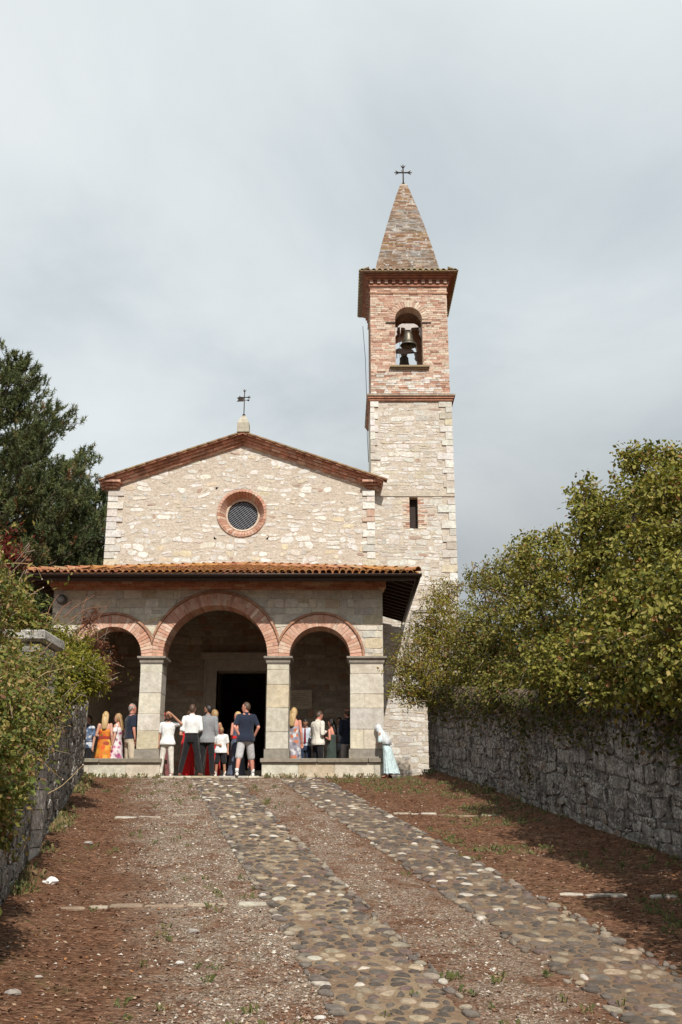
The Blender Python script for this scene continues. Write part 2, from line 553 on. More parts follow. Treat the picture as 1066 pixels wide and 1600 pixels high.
M_bronze = plain_mat('old bell bronze', (.16, .145, .115), .5, .75, var=.35, scale=9)
M_yoke = plain_mat('grey painted yoke', (.47, .43, .41), .6, 0, var=.15, scale=12)
M_frame = stone_mat('door frame stone', base=(.52, .45, .38), mott=.25, grain=7, bump=.3)
M_floor = stone_mat('porch paving', base=(.44, .38, .30), mott=.3, grain=5, bump=.4)
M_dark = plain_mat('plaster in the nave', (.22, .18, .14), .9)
M_cable = plain_mat('black cable', (.03, .03, .032), .6)

FL = 0.86
PF, PB, FA = 25.0, 25.68, 30.0
PX0, PX1 = -7.35, 1.06
rs = random.Random(11)
def brick_mb(M, u0, u1, v0, v1, w0, w1, tint, rs, j=.004):
    m = MB()
    jj = lambda: (rs.random() - .5) * j
    q = [(u0 + jj(), v0 + jj()), (u1 + jj(), v0 + jj()), (u1 + jj(), v1 + jj()), (u0 + jj(), v1 + jj())]
    w = w1 + (rs.random() - .5) * j * 1.5
    m.hexa([M @ Vector((u, v, w0)) for u, v in q] + [M @ Vector((u, v, w)) for u, v in q], tint)
    return m

# ================================================================== nave: gabled stone front
church = empty('church', (-3.14, 30.0, FL), label='church with low gabled rubble stone front and round window above the arcaded porch', cat='church')
GX = -3.145
G_APEX, G_END = 11.44, 9.93          # top of the rubble under the cornice
ROSE = (-3.12, 9.06)
DOOR = (-3.72, -2.24, 1.18, 4.10)    # x0 x1 z0 z1
wm = MB()
W0, W1 = 30.02, 30.55
d0, d1, dz, dt = DOOR
wm.box(PX0, d0, W0, W1, -.5, 8.2)
wm.box(d1, PX1, W0, W1, -.5, 8.2)
wm.box(d0, d1, W0, W1, dt, 8.2)
wm.box(d0, d1, W0, W1, -.5, dz - .004)
q = .86
wm.box(PX0, ROSE[0] - q, W0, W1, 8.2, 9.92)
wm.box(ROSE[0] + q, PX1, W0, W1, 8.2, 9.92)
n = 48
ring_o, ring_i = [], []
for k in range(n):
    a = 2 * PI * (k + .5) / n - PI / 4
    c, s = math.cos(a), math.sin(a)
    t = q / max(abs(c), abs(s))
    ring_o.append((ROSE[0] + c * t, 9.06 + s * t))
    ring_i.append((ROSE[0] + c * .72, 9.06 + s * .72))
ro_f = [Vector((x, W0, z)) for x, z in ring_o]; ri_f = [Vector((x, W0, z)) for x, z in ring_i]
ri_b = [Vector((x, W1, z)) for x, z in ring_i]
wm.add(ro_f + ri_f + ri_b, [(k, (k + 1) % n, n + (k + 1) % n, n + k) for k in range(n)] + [(n + k, n + (k + 1) % n, 2 * n + (k + 1) % n, 2 * n + k) for k in range(n)])
MF = frame((0, W0, 0), (1, 0, 0), (0, 0, 1), (0, -1, 0))
wm.prism([(PX0, 9.92), (PX1, 9.92), (PX1, G_END + .1), (GX, G_APEX + .1), (PX0, G_END + .1)], MF, -.53, 0)
facade = wm.build('facade_wall', M_mortar, church)
# rubble, stone by stone
def out_of_circle(poly, c, r):
    o = []
    for u, v in poly:
        d = math.hypot(u - c[0], v - c[1])
        if d < r and d > 1e-6: u, v = c[0] + (u - c[0]) / d * r, c[1] + (v - c[1]) / d * r
        o.append((u, v))
    return o
pieces = []
reg = [(PX0, 6.85), (PX1, 6.85), (PX1, G_END), (GX, G_APEX), (PX0, G_END)]
for poly, c in courses(reg, .30, .165, .046, rs, wave=.06, jit=.03, split=.28):
    if math.hypot(c[0] - ROSE[0], c[1] - ROSE[1]) < .81: continue
    poly = out_of_circle(poly, ROSE, .80)
    A = poly_area(poly)
    if A < .006 or rs.random() < (.45 if A < .03 else .16): continue
    t = pick(rs, PAL_FACADE if A < .03 else [(3, (.76, .745, .70)), (1, (.70, .66, .58)), (.5, (.68, .59, .43))])
    m = MB(); stone(m, roughen(poly, rs, .026, .3), MF, .002 + rs.random() * .011, rs, t)
    pieces.append((A, m))
emit_pieces('stone', pieces, M_facade, facade, 300, 'small_stones')
# stones of the front inside the porch
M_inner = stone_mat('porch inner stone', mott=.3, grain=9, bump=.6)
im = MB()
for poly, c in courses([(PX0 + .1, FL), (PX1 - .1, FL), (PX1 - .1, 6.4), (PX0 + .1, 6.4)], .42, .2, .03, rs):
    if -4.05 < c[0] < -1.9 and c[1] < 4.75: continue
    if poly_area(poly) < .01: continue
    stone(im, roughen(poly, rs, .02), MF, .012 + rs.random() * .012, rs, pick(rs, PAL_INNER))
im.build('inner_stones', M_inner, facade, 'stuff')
M_shadeplaster = stone_mat('plaster toned for shade', base=(.46, .385, .30), mott=.3, grain=8, bump=.5)  # plaster toned darker, putting the porch interior's shade into its colour
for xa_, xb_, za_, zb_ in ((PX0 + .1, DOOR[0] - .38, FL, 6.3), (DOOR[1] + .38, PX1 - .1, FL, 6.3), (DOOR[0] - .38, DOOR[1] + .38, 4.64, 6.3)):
    sk = MB(); sk.box(xa_, xb_, 30.016, 30.03, za_, zb_); sk.build('inner_plaster', M_shadeplaster, facade)
# quoins on the left corner of the front and the seam on the right
z = 7.3; k = 0
while z < 9.75:
    h = .17 + rs.random() * .12
    L = .30 if k % 2 else .48
    for (xa, xb) in ((PX0 - .012, PX0 + L), (PX1 - L * .8, PX1 + .006)):
        brickish = rs.random() < .07
        m = brick_mb(MF, xa, xb, z + .012, z + h - .012, -.05, .034 + rs.random() * .006, pick(rs, [(1, (.58, .40, .30)), (1, (.62, .46, .36))] if brickish else PAL_FACADE), rs, .012)
        m.build('quoin', M_facade, facade)
    z += h; k += 1
# round window: splayed brick reveal, stone ring, frame, leaded glass
rose = MB()
def ringpt(r, a, y): return Vector((ROSE[0] + r * math.cos(a), y, ROSE[1] + r * math.sin(a)))
rose_ring = MB()
NN = 64
rose_ring.loft([[ringpt(r, -2 * PI * k / NN, y) for k in range(NN)] for r, y in ((.545, 30.30), (.545, 30.27), (.478, 30.27), (.478, 30.36))], False, (.62, .52, .42))
window = rose_ring.build('round_window', M_facade, church)
NV = 44
for k in range(NV):
    a0 = 2 * PI * (k + .05) / NV; a1 = 2 * PI * (k + .95) / NV
    t = tuple(x * .86 for x in pick(rs, PAL_BRICK))
    m = MB()
    f = 29.975 - rs.random() * .012
    m.hexa([ringpt(.545, a0, 30.272), ringpt(.545, a1, 30.272), ringpt(.60, a1, 30.30), ringpt(.60, a0, 30.30),
            ringpt(.70, a0, f), ringpt(.70, a1, f), ringpt(.785, a1, f + .01), ringpt(.785, a0, f + .01)], t)
    m.build('brick', M_brick, window)
fr = MB()
fr.loft([[ringpt(r, -2 * PI * k / NN, y) for k in range(NN)] for r, y in ((.476, 30.34), (.476, 30.31), (.452, 30.31), (.452, 30.34))], False, (1, 1, 1))
fr.build('window_frame', M_iron, window)
mg, ntg, bg = newmat('dark leaded glass')
bg.inputs['Base Color'].default_value = (.012, .015, .02, 1); bg.inputs['Roughness'].default_value = .25; bg.inputs['Specular IOR Level'].default_value = .15
g = MB(); g.add([ringpt(.46, 2 * PI * k / NN, 30.345) for k in range(NN)] + [ringpt(.46, 2 * PI * k / NN, 30.36) for k in range(NN)],
                [tuple(range(NN)), tuple(reversed(range(NN, 2 * NN)))] + [(k, NN + k, NN + (k + 1) % NN, (k + 1) % NN) for k in range(NN)])
g.build('pane', mg, window)
M_lead = plain_mat('lead cames', (.19, .20, .22), .5, .4)
lt = MB()
for ang, stp, wd, yy in ((R(38), .062, .009, 30.333), (R(-52), .13, .004, 30.338)):
    du, dv = math.cos(ang), math.sin(ang)
    s = -.44
    while s < .45:
        h = math.sqrt(max(0, .455 ** 2 - s * s))
        if h > .03:
            c = Vector((ROSE[0] - dv * s, 0, ROSE[1] + du * s))
            a = Vector((du, 0, dv)); b = Vector((-dv, 0, du))
            qs = [c - a * h - b * wd, c + a * h - b * wd, c + a * h + b * wd, c - a * h + b * wd]
            lt.hexa([Vector((p.x, yy + .008, p.z)) for p in qs] + [Vector((p.x, yy - .005, p.z)) for p in qs])
        s += stp
lt.build('lattice', M_lead, window)
# raking cornice: three stepped brick courses under a row of old tiles
SL = (11.77 - 10.22) / 4.43
ang = math.atan(SL)
LEN = 4.43 / math.cos(ang)
corn = MB()
for sgn in (-1, 1):
    d = Vector((sgn * math.cos(ang), 0, -math.sin(ang)))
    nrm = Vector((sgn * math.sin(ang), 0, math.cos(ang)))
    o = Vector((GX, 30.0, 11.77 - .40 / math.cos(ang)))
    Mr = frame(o, d, nrm, (0, -1, 0))
    corn.prism([(-.0, .0), (LEN - .12, .0), (LEN - .12, .31), (.11, .31)], Mr, -.6, .012)
    corn.prism([(.085, .2385), (LEN - .03, .2385), (LEN - .03, .263), (.092, .263)], Mr, -.5, .335, (.40, .20, .13))
for v0_, v1_, w_ in ((.0, .075, .095), (.082, .155, .175), (.163, .235, .255), (.2385, .30, .36)):
    ca = math.cos(ang); a0_, a1_ = 11.77 - .40 / ca + v0_ / ca, 11.77 - .40 / ca + v1_ / ca; hw_ = .14
    corn.prism([(GX - hw_, a0_ - hw_ * SL), (GX, a0_), (GX, a1_), (GX - hw_, a1_ - hw_ * SL)], MF, -.4, w_, (.44, .22, .14))
    corn.prism([(GX, a0_), (GX + hw_, a0_ - hw_ * SL), (GX + hw_, a1_ - hw_ * SL), (GX, a1_)], MF, -.4, w_, (.44, .22, .14))
cornice = corn.build('gable_cornice', M_corn, church)
for sgn in (-1, 1):
    d = Vector((sgn * math.cos(ang), 0, -math.sin(ang)))
    nrm = Vector((sgn * math.sin(ang), 0, math.cos(ang)))
    Mr = frame(Vector((GX, 30.0, 11.77 - .40 / math.cos(ang))), d, nrm, (0, -1, 0))
    for (v0, v1, w, ph) in ((.0, .075, .07, 0), (.082, .155, .15, .13), (.163, .235, .23, .05)):
        u = .03 + ph * .3
        while u < LEN - .02:
            L = .26 + rs.random() * .05
            u2 = min(u + L, LEN - .01)
            if u2 - u > .06:
                brick_mb(Mr, u, u2 - .009, v0, v1, -.02, w, pick(rs, PAL_BRICK), rs, .012).build('brick', M_corn, cornice)
            u += L
    # roof tiles laid along the verge
    u = -.03
    while u < LEN - .30:
        t = pick(rs, PAL_TILE)
        m = MB()
        rings = []
        for e, (uu, rr, ww) in enumerate(((u, .085, .335), (u + .40, .10, .335))):
            p = Mr @ Vector((uu, .262 + .02 * (1 - e), 0)) + Vector((0, -.24, 0))
            outer = [p + nrm * (math.sin(PI * k / 7) * rr) + Vector((0, -1, 0)) * (math.cos(PI * k / 7) * rr * 1.25) for k in range(8)]
            inner = [p + nrm * (math.sin(PI * k / 7) * (rr - .016)) + Vector((0, -1, 0)) * (math.cos(PI * k / 7) * (rr * 1.25 - .016)) for k in range(7, -1, -1)]
            rings.append(outer + inner)
        if sgn < 0: rings = [r[::-1] for r in rings]
        m.loft(rings, True, t)
        m.build('verge_tile', M_oldtile, cornice)
        u += .33 + rs.random() * .02
# kneelers: flat returns where the cornice ends
for sgn, xe in ((-1, -7.58), (1, 1.29)):
    for (z0, z1, w, out) in ((9.86, 9.93, .09, .50), (9.94, 10.01, .17, .56), (10.02, 10.085, .25, .62)):
        x0 = xe - sgn * out
        xx = [xe - sgn * .06 * (2 - [9.86, 9.94, 10.02].index(z0)), x0]
        a, b = min(xx), max(xx); mid = (a + b) / 2 + .04
        for (p, r2) in ((a, mid - .005), (mid + .005, b)):
            brick_mb(MF, p, r2, z0, z1, -.5, w + .03, pick(rs, PAL_BRICK), rs, .008).build('brick', M_corn, cornice)
# nave walls and roof behind the front
nv = MB()
NB = 47.0
nv.box(PX0, PX0 + .5, W1, NB, -.5, 9.9); nv.box(PX1 - .5, PX1 - .03, W1 + 2.6, NB, -.5, 9.9); nv.box(PX1 - .5, PX1 - .12, W1, W1 + 2.6, -.5, 9.9)
nv.box(PX0 + .5, PX1 - .5, NB - .5, NB, -.5, 11.2)
nv.build('side_walls', M_mortar, church)
rf = MB()
for sgn in (-1, 1):
    d = Vector((sgn * math.cos(ang), 0, -math.sin(ang))); nrm = Vector((sgn * math.sin(ang), 0, math.cos(ang)))
    Mr = frame(Vector((GX, 29.95, 11.77 - .14)), d, nrm, (0, -1, 0))
    rf.prism([(.0, -.10), (LEN + (.1 if sgn < 0 else -.35), -.10), (LEN + (.1 if sgn < 0 else -.35), .05), (0, .05)], Mr, -17.2, -.3)
nave_roof = rf.build('nave_roof', M_oldtile, church)
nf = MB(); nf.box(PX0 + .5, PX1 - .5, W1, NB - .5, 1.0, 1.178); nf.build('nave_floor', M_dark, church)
# stone pedestal on the ridge
pd = MB()
Y0 = 29.82
def sq(c, h, z, hy=None):
    hy = hy or h
    return [Vector((c[0] - h, c[1] - hy, z)), Vector((c[0] + h, c[1] - hy, z)), Vector((c[0] + h, c[1] + hy, z)), Vector((c[0] - h, c[1] + hy, z))]
cx = P(381, 660, Y0).x
pd.loft([sq((cx, Y0), h, z) for h, z in ((.19, 11.66), (.19, 11.98), (.165, 12.02), (.13, 12.12), (.075, 12.2), (.06, 12.26))], True, (.45, .42, .34), False)
pd.build('ridge_pedestal', M_ashlar, church)
# weather vane with cross
vane = empty('weather_vane', (cx, Y0, 12.26), label='iron weather vane with small flag and cross on the gable ridge', cat='weather vane')
def iron_cross(mb, x, y, z0, z1, arm_z, arm, r, fl):
    mb.tube([(x, y, z0), (x, y, z1)], r, 6)
    mb.tube([(x - arm, y, arm_z), (x + arm, y, arm_z)], r, 6)
    for (px, pz, dx, dz) in ((x - arm, arm_z, -1, 0), (x + arm, arm_z, 1, 0), (x, z1, 0, 1)):
        for s in (-1, 0, 1):
            ex = px + dx * fl * (1.0 if s == 0 else .55) + (s * fl * .75 if dx == 0 else 0)
            ez = pz + dz * fl * (1.0 if s == 0 else .55) + (s * fl * .75 if dx != 0 else 0)
            mb.tube([(px - dx * fl * .4, y, pz - dz * fl * .4), (ex, y, ez)], [r * 1.1, r * .5], 5)
zt = P(381, 609, Y0).z; za = P(381, 621, Y0).z
cr_ = MB(); iron_cross(cr_, cx, Y0, 12.22, zt - .05, za, .14, .016, .07); cr_.build('cross', M_iron, vane)
bb = MB(); bb.lathe([(.02, 0), (.05, .03), (.05, .06), (.02, .09)], (cx, Y0, 12.25), 10); bb.build('collar', M_iron, vane)
fg = MB(); zf = za - .08
poly = [(-.02, .06), (-.25, .07), (-.19, .0), (-.25, -.07), (-.02, -.06)]
fg.prism(poly, frame((cx, Y0, zf), (1, 0, 0), (0, 0, 1), (0, -1, 0)), -.006, .006)
fg.build('flag', M_iron, vane)
bl = MB(); bl.lathe([(.005, -.035), (.03, -.02), (.035, 0), (.03, .02), (.005, .035)], (cx + .13, Y0, za - .10), 8); bl.tube([(cx, Y0, za - .10), (cx + .12, Y0, za - .10)], .01, 5)
bl.build('counterweight', M_iron, vane)
# doorway: stone frame, open leaves
dfm = MB()
fo = 29.90
dfm.box(d0 - .30, d0, fo, 30.4, FL + .16, dt + .002); dfm.box(d1, d1 + .30, fo, 30.4, FL + .16, dt + .002)
dfm.box(d0 - .30, d1 + .30, fo - .003, 30.4, dt + .004, dt + .33)
dfm.box(d0 - .36, d0 - .302, fo - .04, 30.1, FL + .16, dt + .332); dfm.box(d1 + .302, d1 + .36, fo - .04, 30.1, FL + .16, dt + .332)
dfm.box(d0 - .44, d1 + .44, fo - .10, 30.1, dt + .334, dt + .45); dfm.box(d0 - .50, d1 + .50, fo - .16, 30.1, dt + .452, dt + .52)
dfm.build('door_frame', M_frame, church)
for sx, xa in ((1, d0 + .02), (-1, d1 - .07)):
    m = MB(); m.box(xa, xa + .05, 30.56, 31.26, dz, dt - .02)
    dl = m.build('door', M_wood, church)
    h = MB(); h.tube([(xa + .025, 31.1, dz + 1.05), (xa + .025 + sx * .07, 31.1, dz + 1.05), (xa + .025 + sx * .07, 31.1, dz + 1.2)], .012, 6)
    h.build('handle', M_iron, dl)

# ================================================================== bell tower
TX0, TX1, TY0, TY1 = 0.97, 3.62, 30.25, 32.9
TCX, TCY = (TX0 + TX1) / 2, (TY0 + TY1) / 2
tower = empty('bell_tower', (TCX, TCY, .8), label='tall square bell tower of pale stone with brick belfry and pointed brick spire', cat='tower')
MT = frame((0, TY0 + .02, 0), (1, 0, 0), (0, 0, 1), (0, -1, 0))
SLIT = (2.175, 2.445, 8.62, 9.66)
tw = MB()
yb = TY0 + .02
tw.box(TX0, SLIT[0], yb, TY1, 0, 13.02); tw.box(SLIT[1], TX1, yb, TY1, 0, 13.02)
tw.box(SLIT[0], SLIT[1], yb, TY1, 0, SLIT[2]); tw.box(SLIT[0], SLIT[1], yb, TY1, SLIT[3], 13.02)
tw.box(SLIT[0], SLIT[1], yb + .45, TY1, SLIT[2], SLIT[3])
shaft = tw.build('shaft', M_mortar, tower)
pieces = []
for poly, c in courses([(TX0, .9), (TX1, .9), (TX1, 13.0), (TX0, 13.0)], .30, .145, .026, rs, wave=.03, jit=.016, split=.3):
    if SLIT[0] - .27 < c[0] < SLIT[1] + .27 and SLIT[2] - .02 < c[1] < SLIT[3] + .02: continue
    if abs(c[1] - 9.76) < .09: continue
    if c[0] > TX1 - .34 or (c[1] > 10.8 and c[0] < TX0 + .22): continue
    A = poly_area(poly)
    if A < .005 or rs.random() < .16: continue
    poly = [(min(max(u, TX0 + .01), TX1 - .3), v) for u, v in poly]
    if poly_area(poly) < .005: continue
    m = MB(); stone(m, roughen(poly, rs, .018, .28), MT, .002 + rs.random() * .010, rs, pick(rs, PAL_TOWER))
    vis = A if c[1] > 6.0 or c[0] > 1.1 else A * .05
    pieces.append((vis, m))
emit_pieces('stone', pieces, M_facade, shaft, 300, 'small_stones')
z = .9; k = 0
while z < 12.95:                                     # dressed quoins up the right corner, a few on the left
    h = min(.17 + rs.random() * .10, 13.0 - z)
    L = (.24 if k % 2 else .44) * (.75 + .5 * rs.random())
    if h > .08 and not (9.66 < z + h / 2 < 9.86):
        brick_mb(MT, TX1 - L, TX1 + .014, z + .008, z + h - .008, -.04, .03 + rs.random() * .008, pick(rs, PAL_TOWER), rs, .010).build('quoin', M_facade, shaft)
        if z > 10.7: brick_mb(MT, TX0 - .012, TX0 + L * .62, z + .008, z + h - .008, -.04, .03 + rs.random() * .008, pick(rs, PAL_TOWER), rs, .010).build('quoin', M_facade, shaft)
    z += h; k += 1
bnd = MB(); bnd.box(TX0 + .26, TX1 + .012, yb - .028, yb + .05, 9.69, 9.84, (.56, .50, .41)); bnd.build('stone_band', M_facade, shaft)
k = 0; z = SLIT[2]
while z < SLIT[3] - .03:                             # brick jambs of the slit
    h = .062
    for a, b in ((SLIT[0] - .05 - .10 * (k % 2) - rs.random() * .08, SLIT[0]), (SLIT[1], SLIT[1] + .06 + .12 * ((k + 1) % 2) + rs.random() * .14)):
        brick_mb(MT, a, b, z + .005, z + h, -.30, .010 + rs.random() * .008, pick(rs, PAL_TBRICK), rs, .005).build('brick', M_brick, shaft)
    z += h + .006; k += 1
lo = MB(); lo.box(SLIT[0] + .03, SLIT[1] - .03, yb + .24, yb + .27, SLIT[2] + .01, SLIT[3] - .01); lo.build('shutter', M_iron, shaft)
# belt course
bc = MB()
def collar(mb, half, z0, z1, tint=(1, 1, 1)):
    mb.box(TCX - half, TCX + half, TCY - half, TCY + half, z0, z1, tint)
HT = (TX1 - TX0) / 2
collar(bc, HT + .05, 12.98, 13.05, (.46, .23, .15)); collar(bc, HT + .09, 13.053, 13.12, (.50, .26, .17)); collar(bc, HT + .13, 13.123, 13.185, (.42, .35, .27))
bc.build('belt_course', M_corn, tower)
# belfry
BH = HT - .03
B0, B1 = 13.19, 17.20
OP = .455; SZ, SPR = 14.22, 15.98
def arch_wall(mb, M, u0, u1, z0, z1, c, r, sill, spr, w0, w1, seg=18, tint=(1, 1, 1)):
    """wall panel with one arched opening; M maps (u, v, w), w0 back, w1 front"""
    def bx(a, b, p, q):
        mb.hexa([M @ Vector((u, v, w0)) for u, v in ((a, p), (b, p), (b, q), (a, q))] + [M @ Vector((u, v, w1)) for u, v in ((a, p), (b, p), (b, q), (a, q))], tint)
    if u0 < c - r: bx(u0, c - r, z0, z1)
    if u1 > c + r: bx(c + r, u1, z0, z1)
    if sill > z0: bx(c - r, c + r, z0, sill)
    pts = [(c + r * math.cos(PI - PI * k / seg), spr + r * math.sin(PI - PI * k / seg)) for k in range(seg + 1)]
    vs = []
    for u, v in pts:
        for w in (w0, w1):
            vs.append(M @ Vector((u, v, w))); vs.append(M @ Vector((u, z1, w)))
    fs = []
    for k in range(seg):
        a = 4 * k; b = 4 * (k + 1)
        fs += [(a + 2, b + 2, b + 3, a + 3), (b, a, a + 1, b + 1), (a, b, b + 2, a + 2), (a + 1, a + 3, b + 3, b + 1)]
    mb.add(vs, fs, tint)
bw = MB()
yf = TCY - BH
MBf = frame((TCX, yf + .012, 0), (1, 0, 0), (0, 0, 1), (0, -1, 0))
MBb = frame((TCX, TCY + BH, 0), (-1, 0, 0), (0, 0, 1), (0, 1, 0))
MBl = frame((TCX - BH, TCY, 0), (0, -1, 0), (0, 0, 1), (-1, 0, 0))
MBr = frame((TCX + BH, TCY, 0), (0, 1, 0), (0, 0, 1), (1, 0, 0))
OC = P(639, 520, 30.25).x - TCX
TT = .42
arch_wall(bw, MBf, -BH, BH, B0, B1, OC, OP, SZ, SPR, -TT, 0, tint=(.56, .43, .33))
arch_wall(bw, MBb, -BH, BH, B0, B1, -OC, OP, SZ, SPR, -TT, 0, tint=(.5, .33, .24))
for Ms in (MBl, MBr):
    arch_wall(bw, Ms, -BH + TT + .015, BH - TT - .002, B0, B1, 0, OP, SZ, SPR, -TT, 0, tint=(.5, .33, .24))
belfry = bw.build('belfry', M_tbrick, tower)
fl_ = MB(); fl_.box(TCX - BH + .3, TCX + BH - .3, TCY - BH + .3, TCY + BH - .3, 13.4, 13.9); fl_.build('belfry_floor', M_wood, tower)
pieces = []
z = B0 + .01; row = 0
while z < B1 - .05:
    h = .058 + rs.random() * .008
    u = -BH - (rs.random() * .2)
    while u < BH:
        L = .27 + (rs.random() - .5) * .08 if rs.random() > .22 else .13
        a, b = max(u, -BH - .006), min(u + L - .012, BH + .006)
        zc_ = z + h / 2
        half = OP + .012
        cut = None
        if SZ < zc_ < SPR: cut = half
        elif zc_ >= SPR and zc_ < SPR + OP + .23:
            rr = OP + .22
            dd = rr * rr - (zc_ - SPR) ** 2
            cut = math.sqrt(dd) if dd > 0 else None
        segs = [(a, b)]
        if cut:
            segs = []
            if a < OC - cut: segs.append((a, min(b, OC - cut)))
            if b > OC + cut: segs.append((max(a, OC + cut), b))
        for (p, q2) in segs:
            if q2 - p > .05:
                stone_row = zc_ < SZ - .10 and rs.random() < .5
                t = pick(rs, PAL_TOWER if stone_row else PAL_TBRICK)
                pieces.append(((q2 - p) * (1.5 if zc_ > SZ else 1), brick_mb(MBf, p, q2, z, z + h, -.01, .010 + rs.random() * .012, t, rs, .006)))
        u += L
    z += h + .011; row += 1
emit_pieces('brick', pieces, M_tbrick, belfry, 300, 'small_bricks')
for k in range(19):                                  # voussoirs of the bell opening
    a0 = PI * k / 19 + .012; a1 = PI * (k + 1) / 19 - .012
    m = MB()
    pts = [(OC + r * math.cos(a), SPR + r * math.sin(a)) for r, a in ((OP, a0), (OP + .21, a0), (OP + .21, a1), (OP, a1))]
    m.prism(pts, MBf, -TT + .05, .018 + rs.random() * .01, pick(rs, PAL_TBRICK)); m.build('voussoir', M_tbrick, belfry)
for (a, b) in ((OC - OP - .32, OC - OP - .002), (OC + OP + .002, OC + OP + .30)):      # iron tie ends
    m = MB(); m.box(a, b, 0, 0, 0, 0)
    m = MB(); m.prism([(a, SPR - .16), (b, SPR - .16), (b, SPR - .125), (a, SPR - .125)], MBf, -.01, .05); m.build('tie_bar', M_iron, belfry)
sl = MB()
sl.prism([(OC - .62, SZ - .10), (OC + .62, SZ - .10), (OC + .62, SZ - .055), (OC - .62, SZ - .055)], MBf, -.2, .10, (1.0, .9, .75))
sl.prism([(OC - .66, SZ - .052), (OC + .66, SZ - .052), (OC + .66, SZ + .006), (OC - .66, SZ + .006)], MBf, -TT + .01, .15, (1.1, .95, .7))
sl.build('sill', M_greystone, belfry)
# cornice with corbels and overhanging eaves
cn = MB()
collar(cn, BH + .03, 16.93, 16.99, (.50, .30, .2)); collar(cn, BH + .05, 17.20, 17.27, (.42, .2, .13)); collar(cn, BH + .10, 17.42, 17.47, (.36, .17, .11)); collar(cn, BH + .17, 17.473, 17.53, (.40, .19, .12))
collar(cn, BH + .24, 17.533, 17.585, (.36, .17, .11)); collar(cn, BH + .045, 17.27, 17.42, (.3, .14, .1))
tcor = cn.build('tower_cornice', M_corn, tower)
for Mx in (MBf, MBl, MBr, MBb):
    for k in range(11):
        u = -BH + .04 + (2 * BH - .08) * k / 10
        m = MB(); m.prism([(u - .055, 17.29), (u + .055, 17.29), (u + .055, 17.418), (u - .055, 17.418)], Mx, -.02, .10 + (.012 if Mx is MBf else 0), pick(rs, [(3, (.44, .30, .23)), (1, (.4, .2, .14))]))
        m.build('corbel', M_corn, tcor)
EH = BH + .36
er = MB()
er.loft([sq((TCX, TCY), h, zz) for h, zz in ((EH - .06, 17.59), (EH, 17.60), (EH, 17.635), (1.10, 18.02))], True, (.40, .24, .16), False)
eave_roof = er.build('eave_roof', M_oldtile, tower)
for Mx in (MBf, MBl, MBr):
    nT = 17
    for k in range(nT):
        u = -EH + .08 + (2 * EH - .16) * k / (nT - 1)
        rings = []
        for (w, vz, rr) in ((.36 + .035, 17.62, .075), (.36 - .32, 17.755, .06)):
            p = [(u + math.cos(PI * j / 6) * rr, vz + math.sin(PI * j / 6) * rr) for j in range(7)] + [(u + math.cos(PI * j / 6) * (rr - .015), vz + math.sin(PI * j / 6) * (rr - .015)) for j in range(6, -1, -1)]
            rings.append([Mx @ Vector((a, b, w)) for a, b in p])
        m = MB(); m.loft(rings, True, pick(rs, [(2, (.42, .30, .18)), (1, (.46, .38, .16)), (1, (.36, .22, .14))]), False)
        m.build('roof_tile', M_oldtile, eave_roof)
# spire
sp = MB()
def spw(zz):
    t = (zz - 17.7) / (22.05 - 17.7)
    return 1.16 * (1 - t) + .13 * t + .05 * math.sin(PI * t)
rings = [sq((TCX, TCY), spw(zz), zz) for zz in [17.7 + 4.35 * i / 12 for i in range(13)]] + [sq((TCX, TCY), .10, 22.12)]
sp.loft(rings, True, (.40, .33, .27), False)
spire = sp.build('spire', M_spire, tower)
pieces = []
z = 17.95
while z < 21.98:
    h = .066
    zc_ = z + h / 2
    for Mdir in (0, 1, 2):
        w_ = spw(zc_)
        if Mdir == 0: f2 = frame((TCX, TCY - w_, z), (1, 0, 0), (0, .235, 1), (0, -1, .2))
        elif Mdir == 1: f2 = frame((TCX - w_, TCY, z), (0, -1, 0), (.235, 0, 1), (-1, 0, .2))
        else: f2 = frame((TCX + w_, TCY, z), (0, 1, 0), (-.235, 0, 1), (1, 0, .2))
        u = -w_ - rs.random() * .15
        while u < w_:
            L = .25 + rs.random() * .07
            a, b = max(u, -w_ + .004), min(u + L - .012, w_ - .004)
            if b - a > .05 and rs.random() > .10:
                band = [(3, (.29, .18, .125)), (2, (.23, .125, .085)), (1.2, (.29, .19, .09)), (1.2, (.37, .34, .30))] if (math.sin(zc_ * 3.3 + .8) > .35 or zc_ > 21.2) else PAL_SPIRE
                pieces.append(((b - a) * (1 if Mdir == 0 else .2), brick_mb(f2, a, b, .004, h - .008, -.02, .006 + rs.random() * .014, pick(rs, band), rs, .006)))
            u += L
    z += h
emit_pieces('brick', pieces, M_spire, spire, 300, 'small_bricks')
sc_ = MB(); zx0, zx1, zxa = 22.1, P(626, 257, TCY).z, P(626, 270, TCY).z
iron_cross(sc_, TCX, TCY, zx0 - .05, zx1 - .12, zxa, .22, .026, .11)
for s in (-1, 1): sc_.tube([(TCX + s * .10, TCY, zx0 + .02), (TCX, TCY, zx0 + .16)], [.012, .018], 5)
sc_.tube([(TCX - .07, TCY - .01, zxa + .1), (TCX - .04, TCY - .01, zxa + .04)], .012, 5)
tcross = sc_.build('iron_cross', M_iron)
tag(tcross, 'wrought iron cross with flared ends on the spire tip', 'cross')
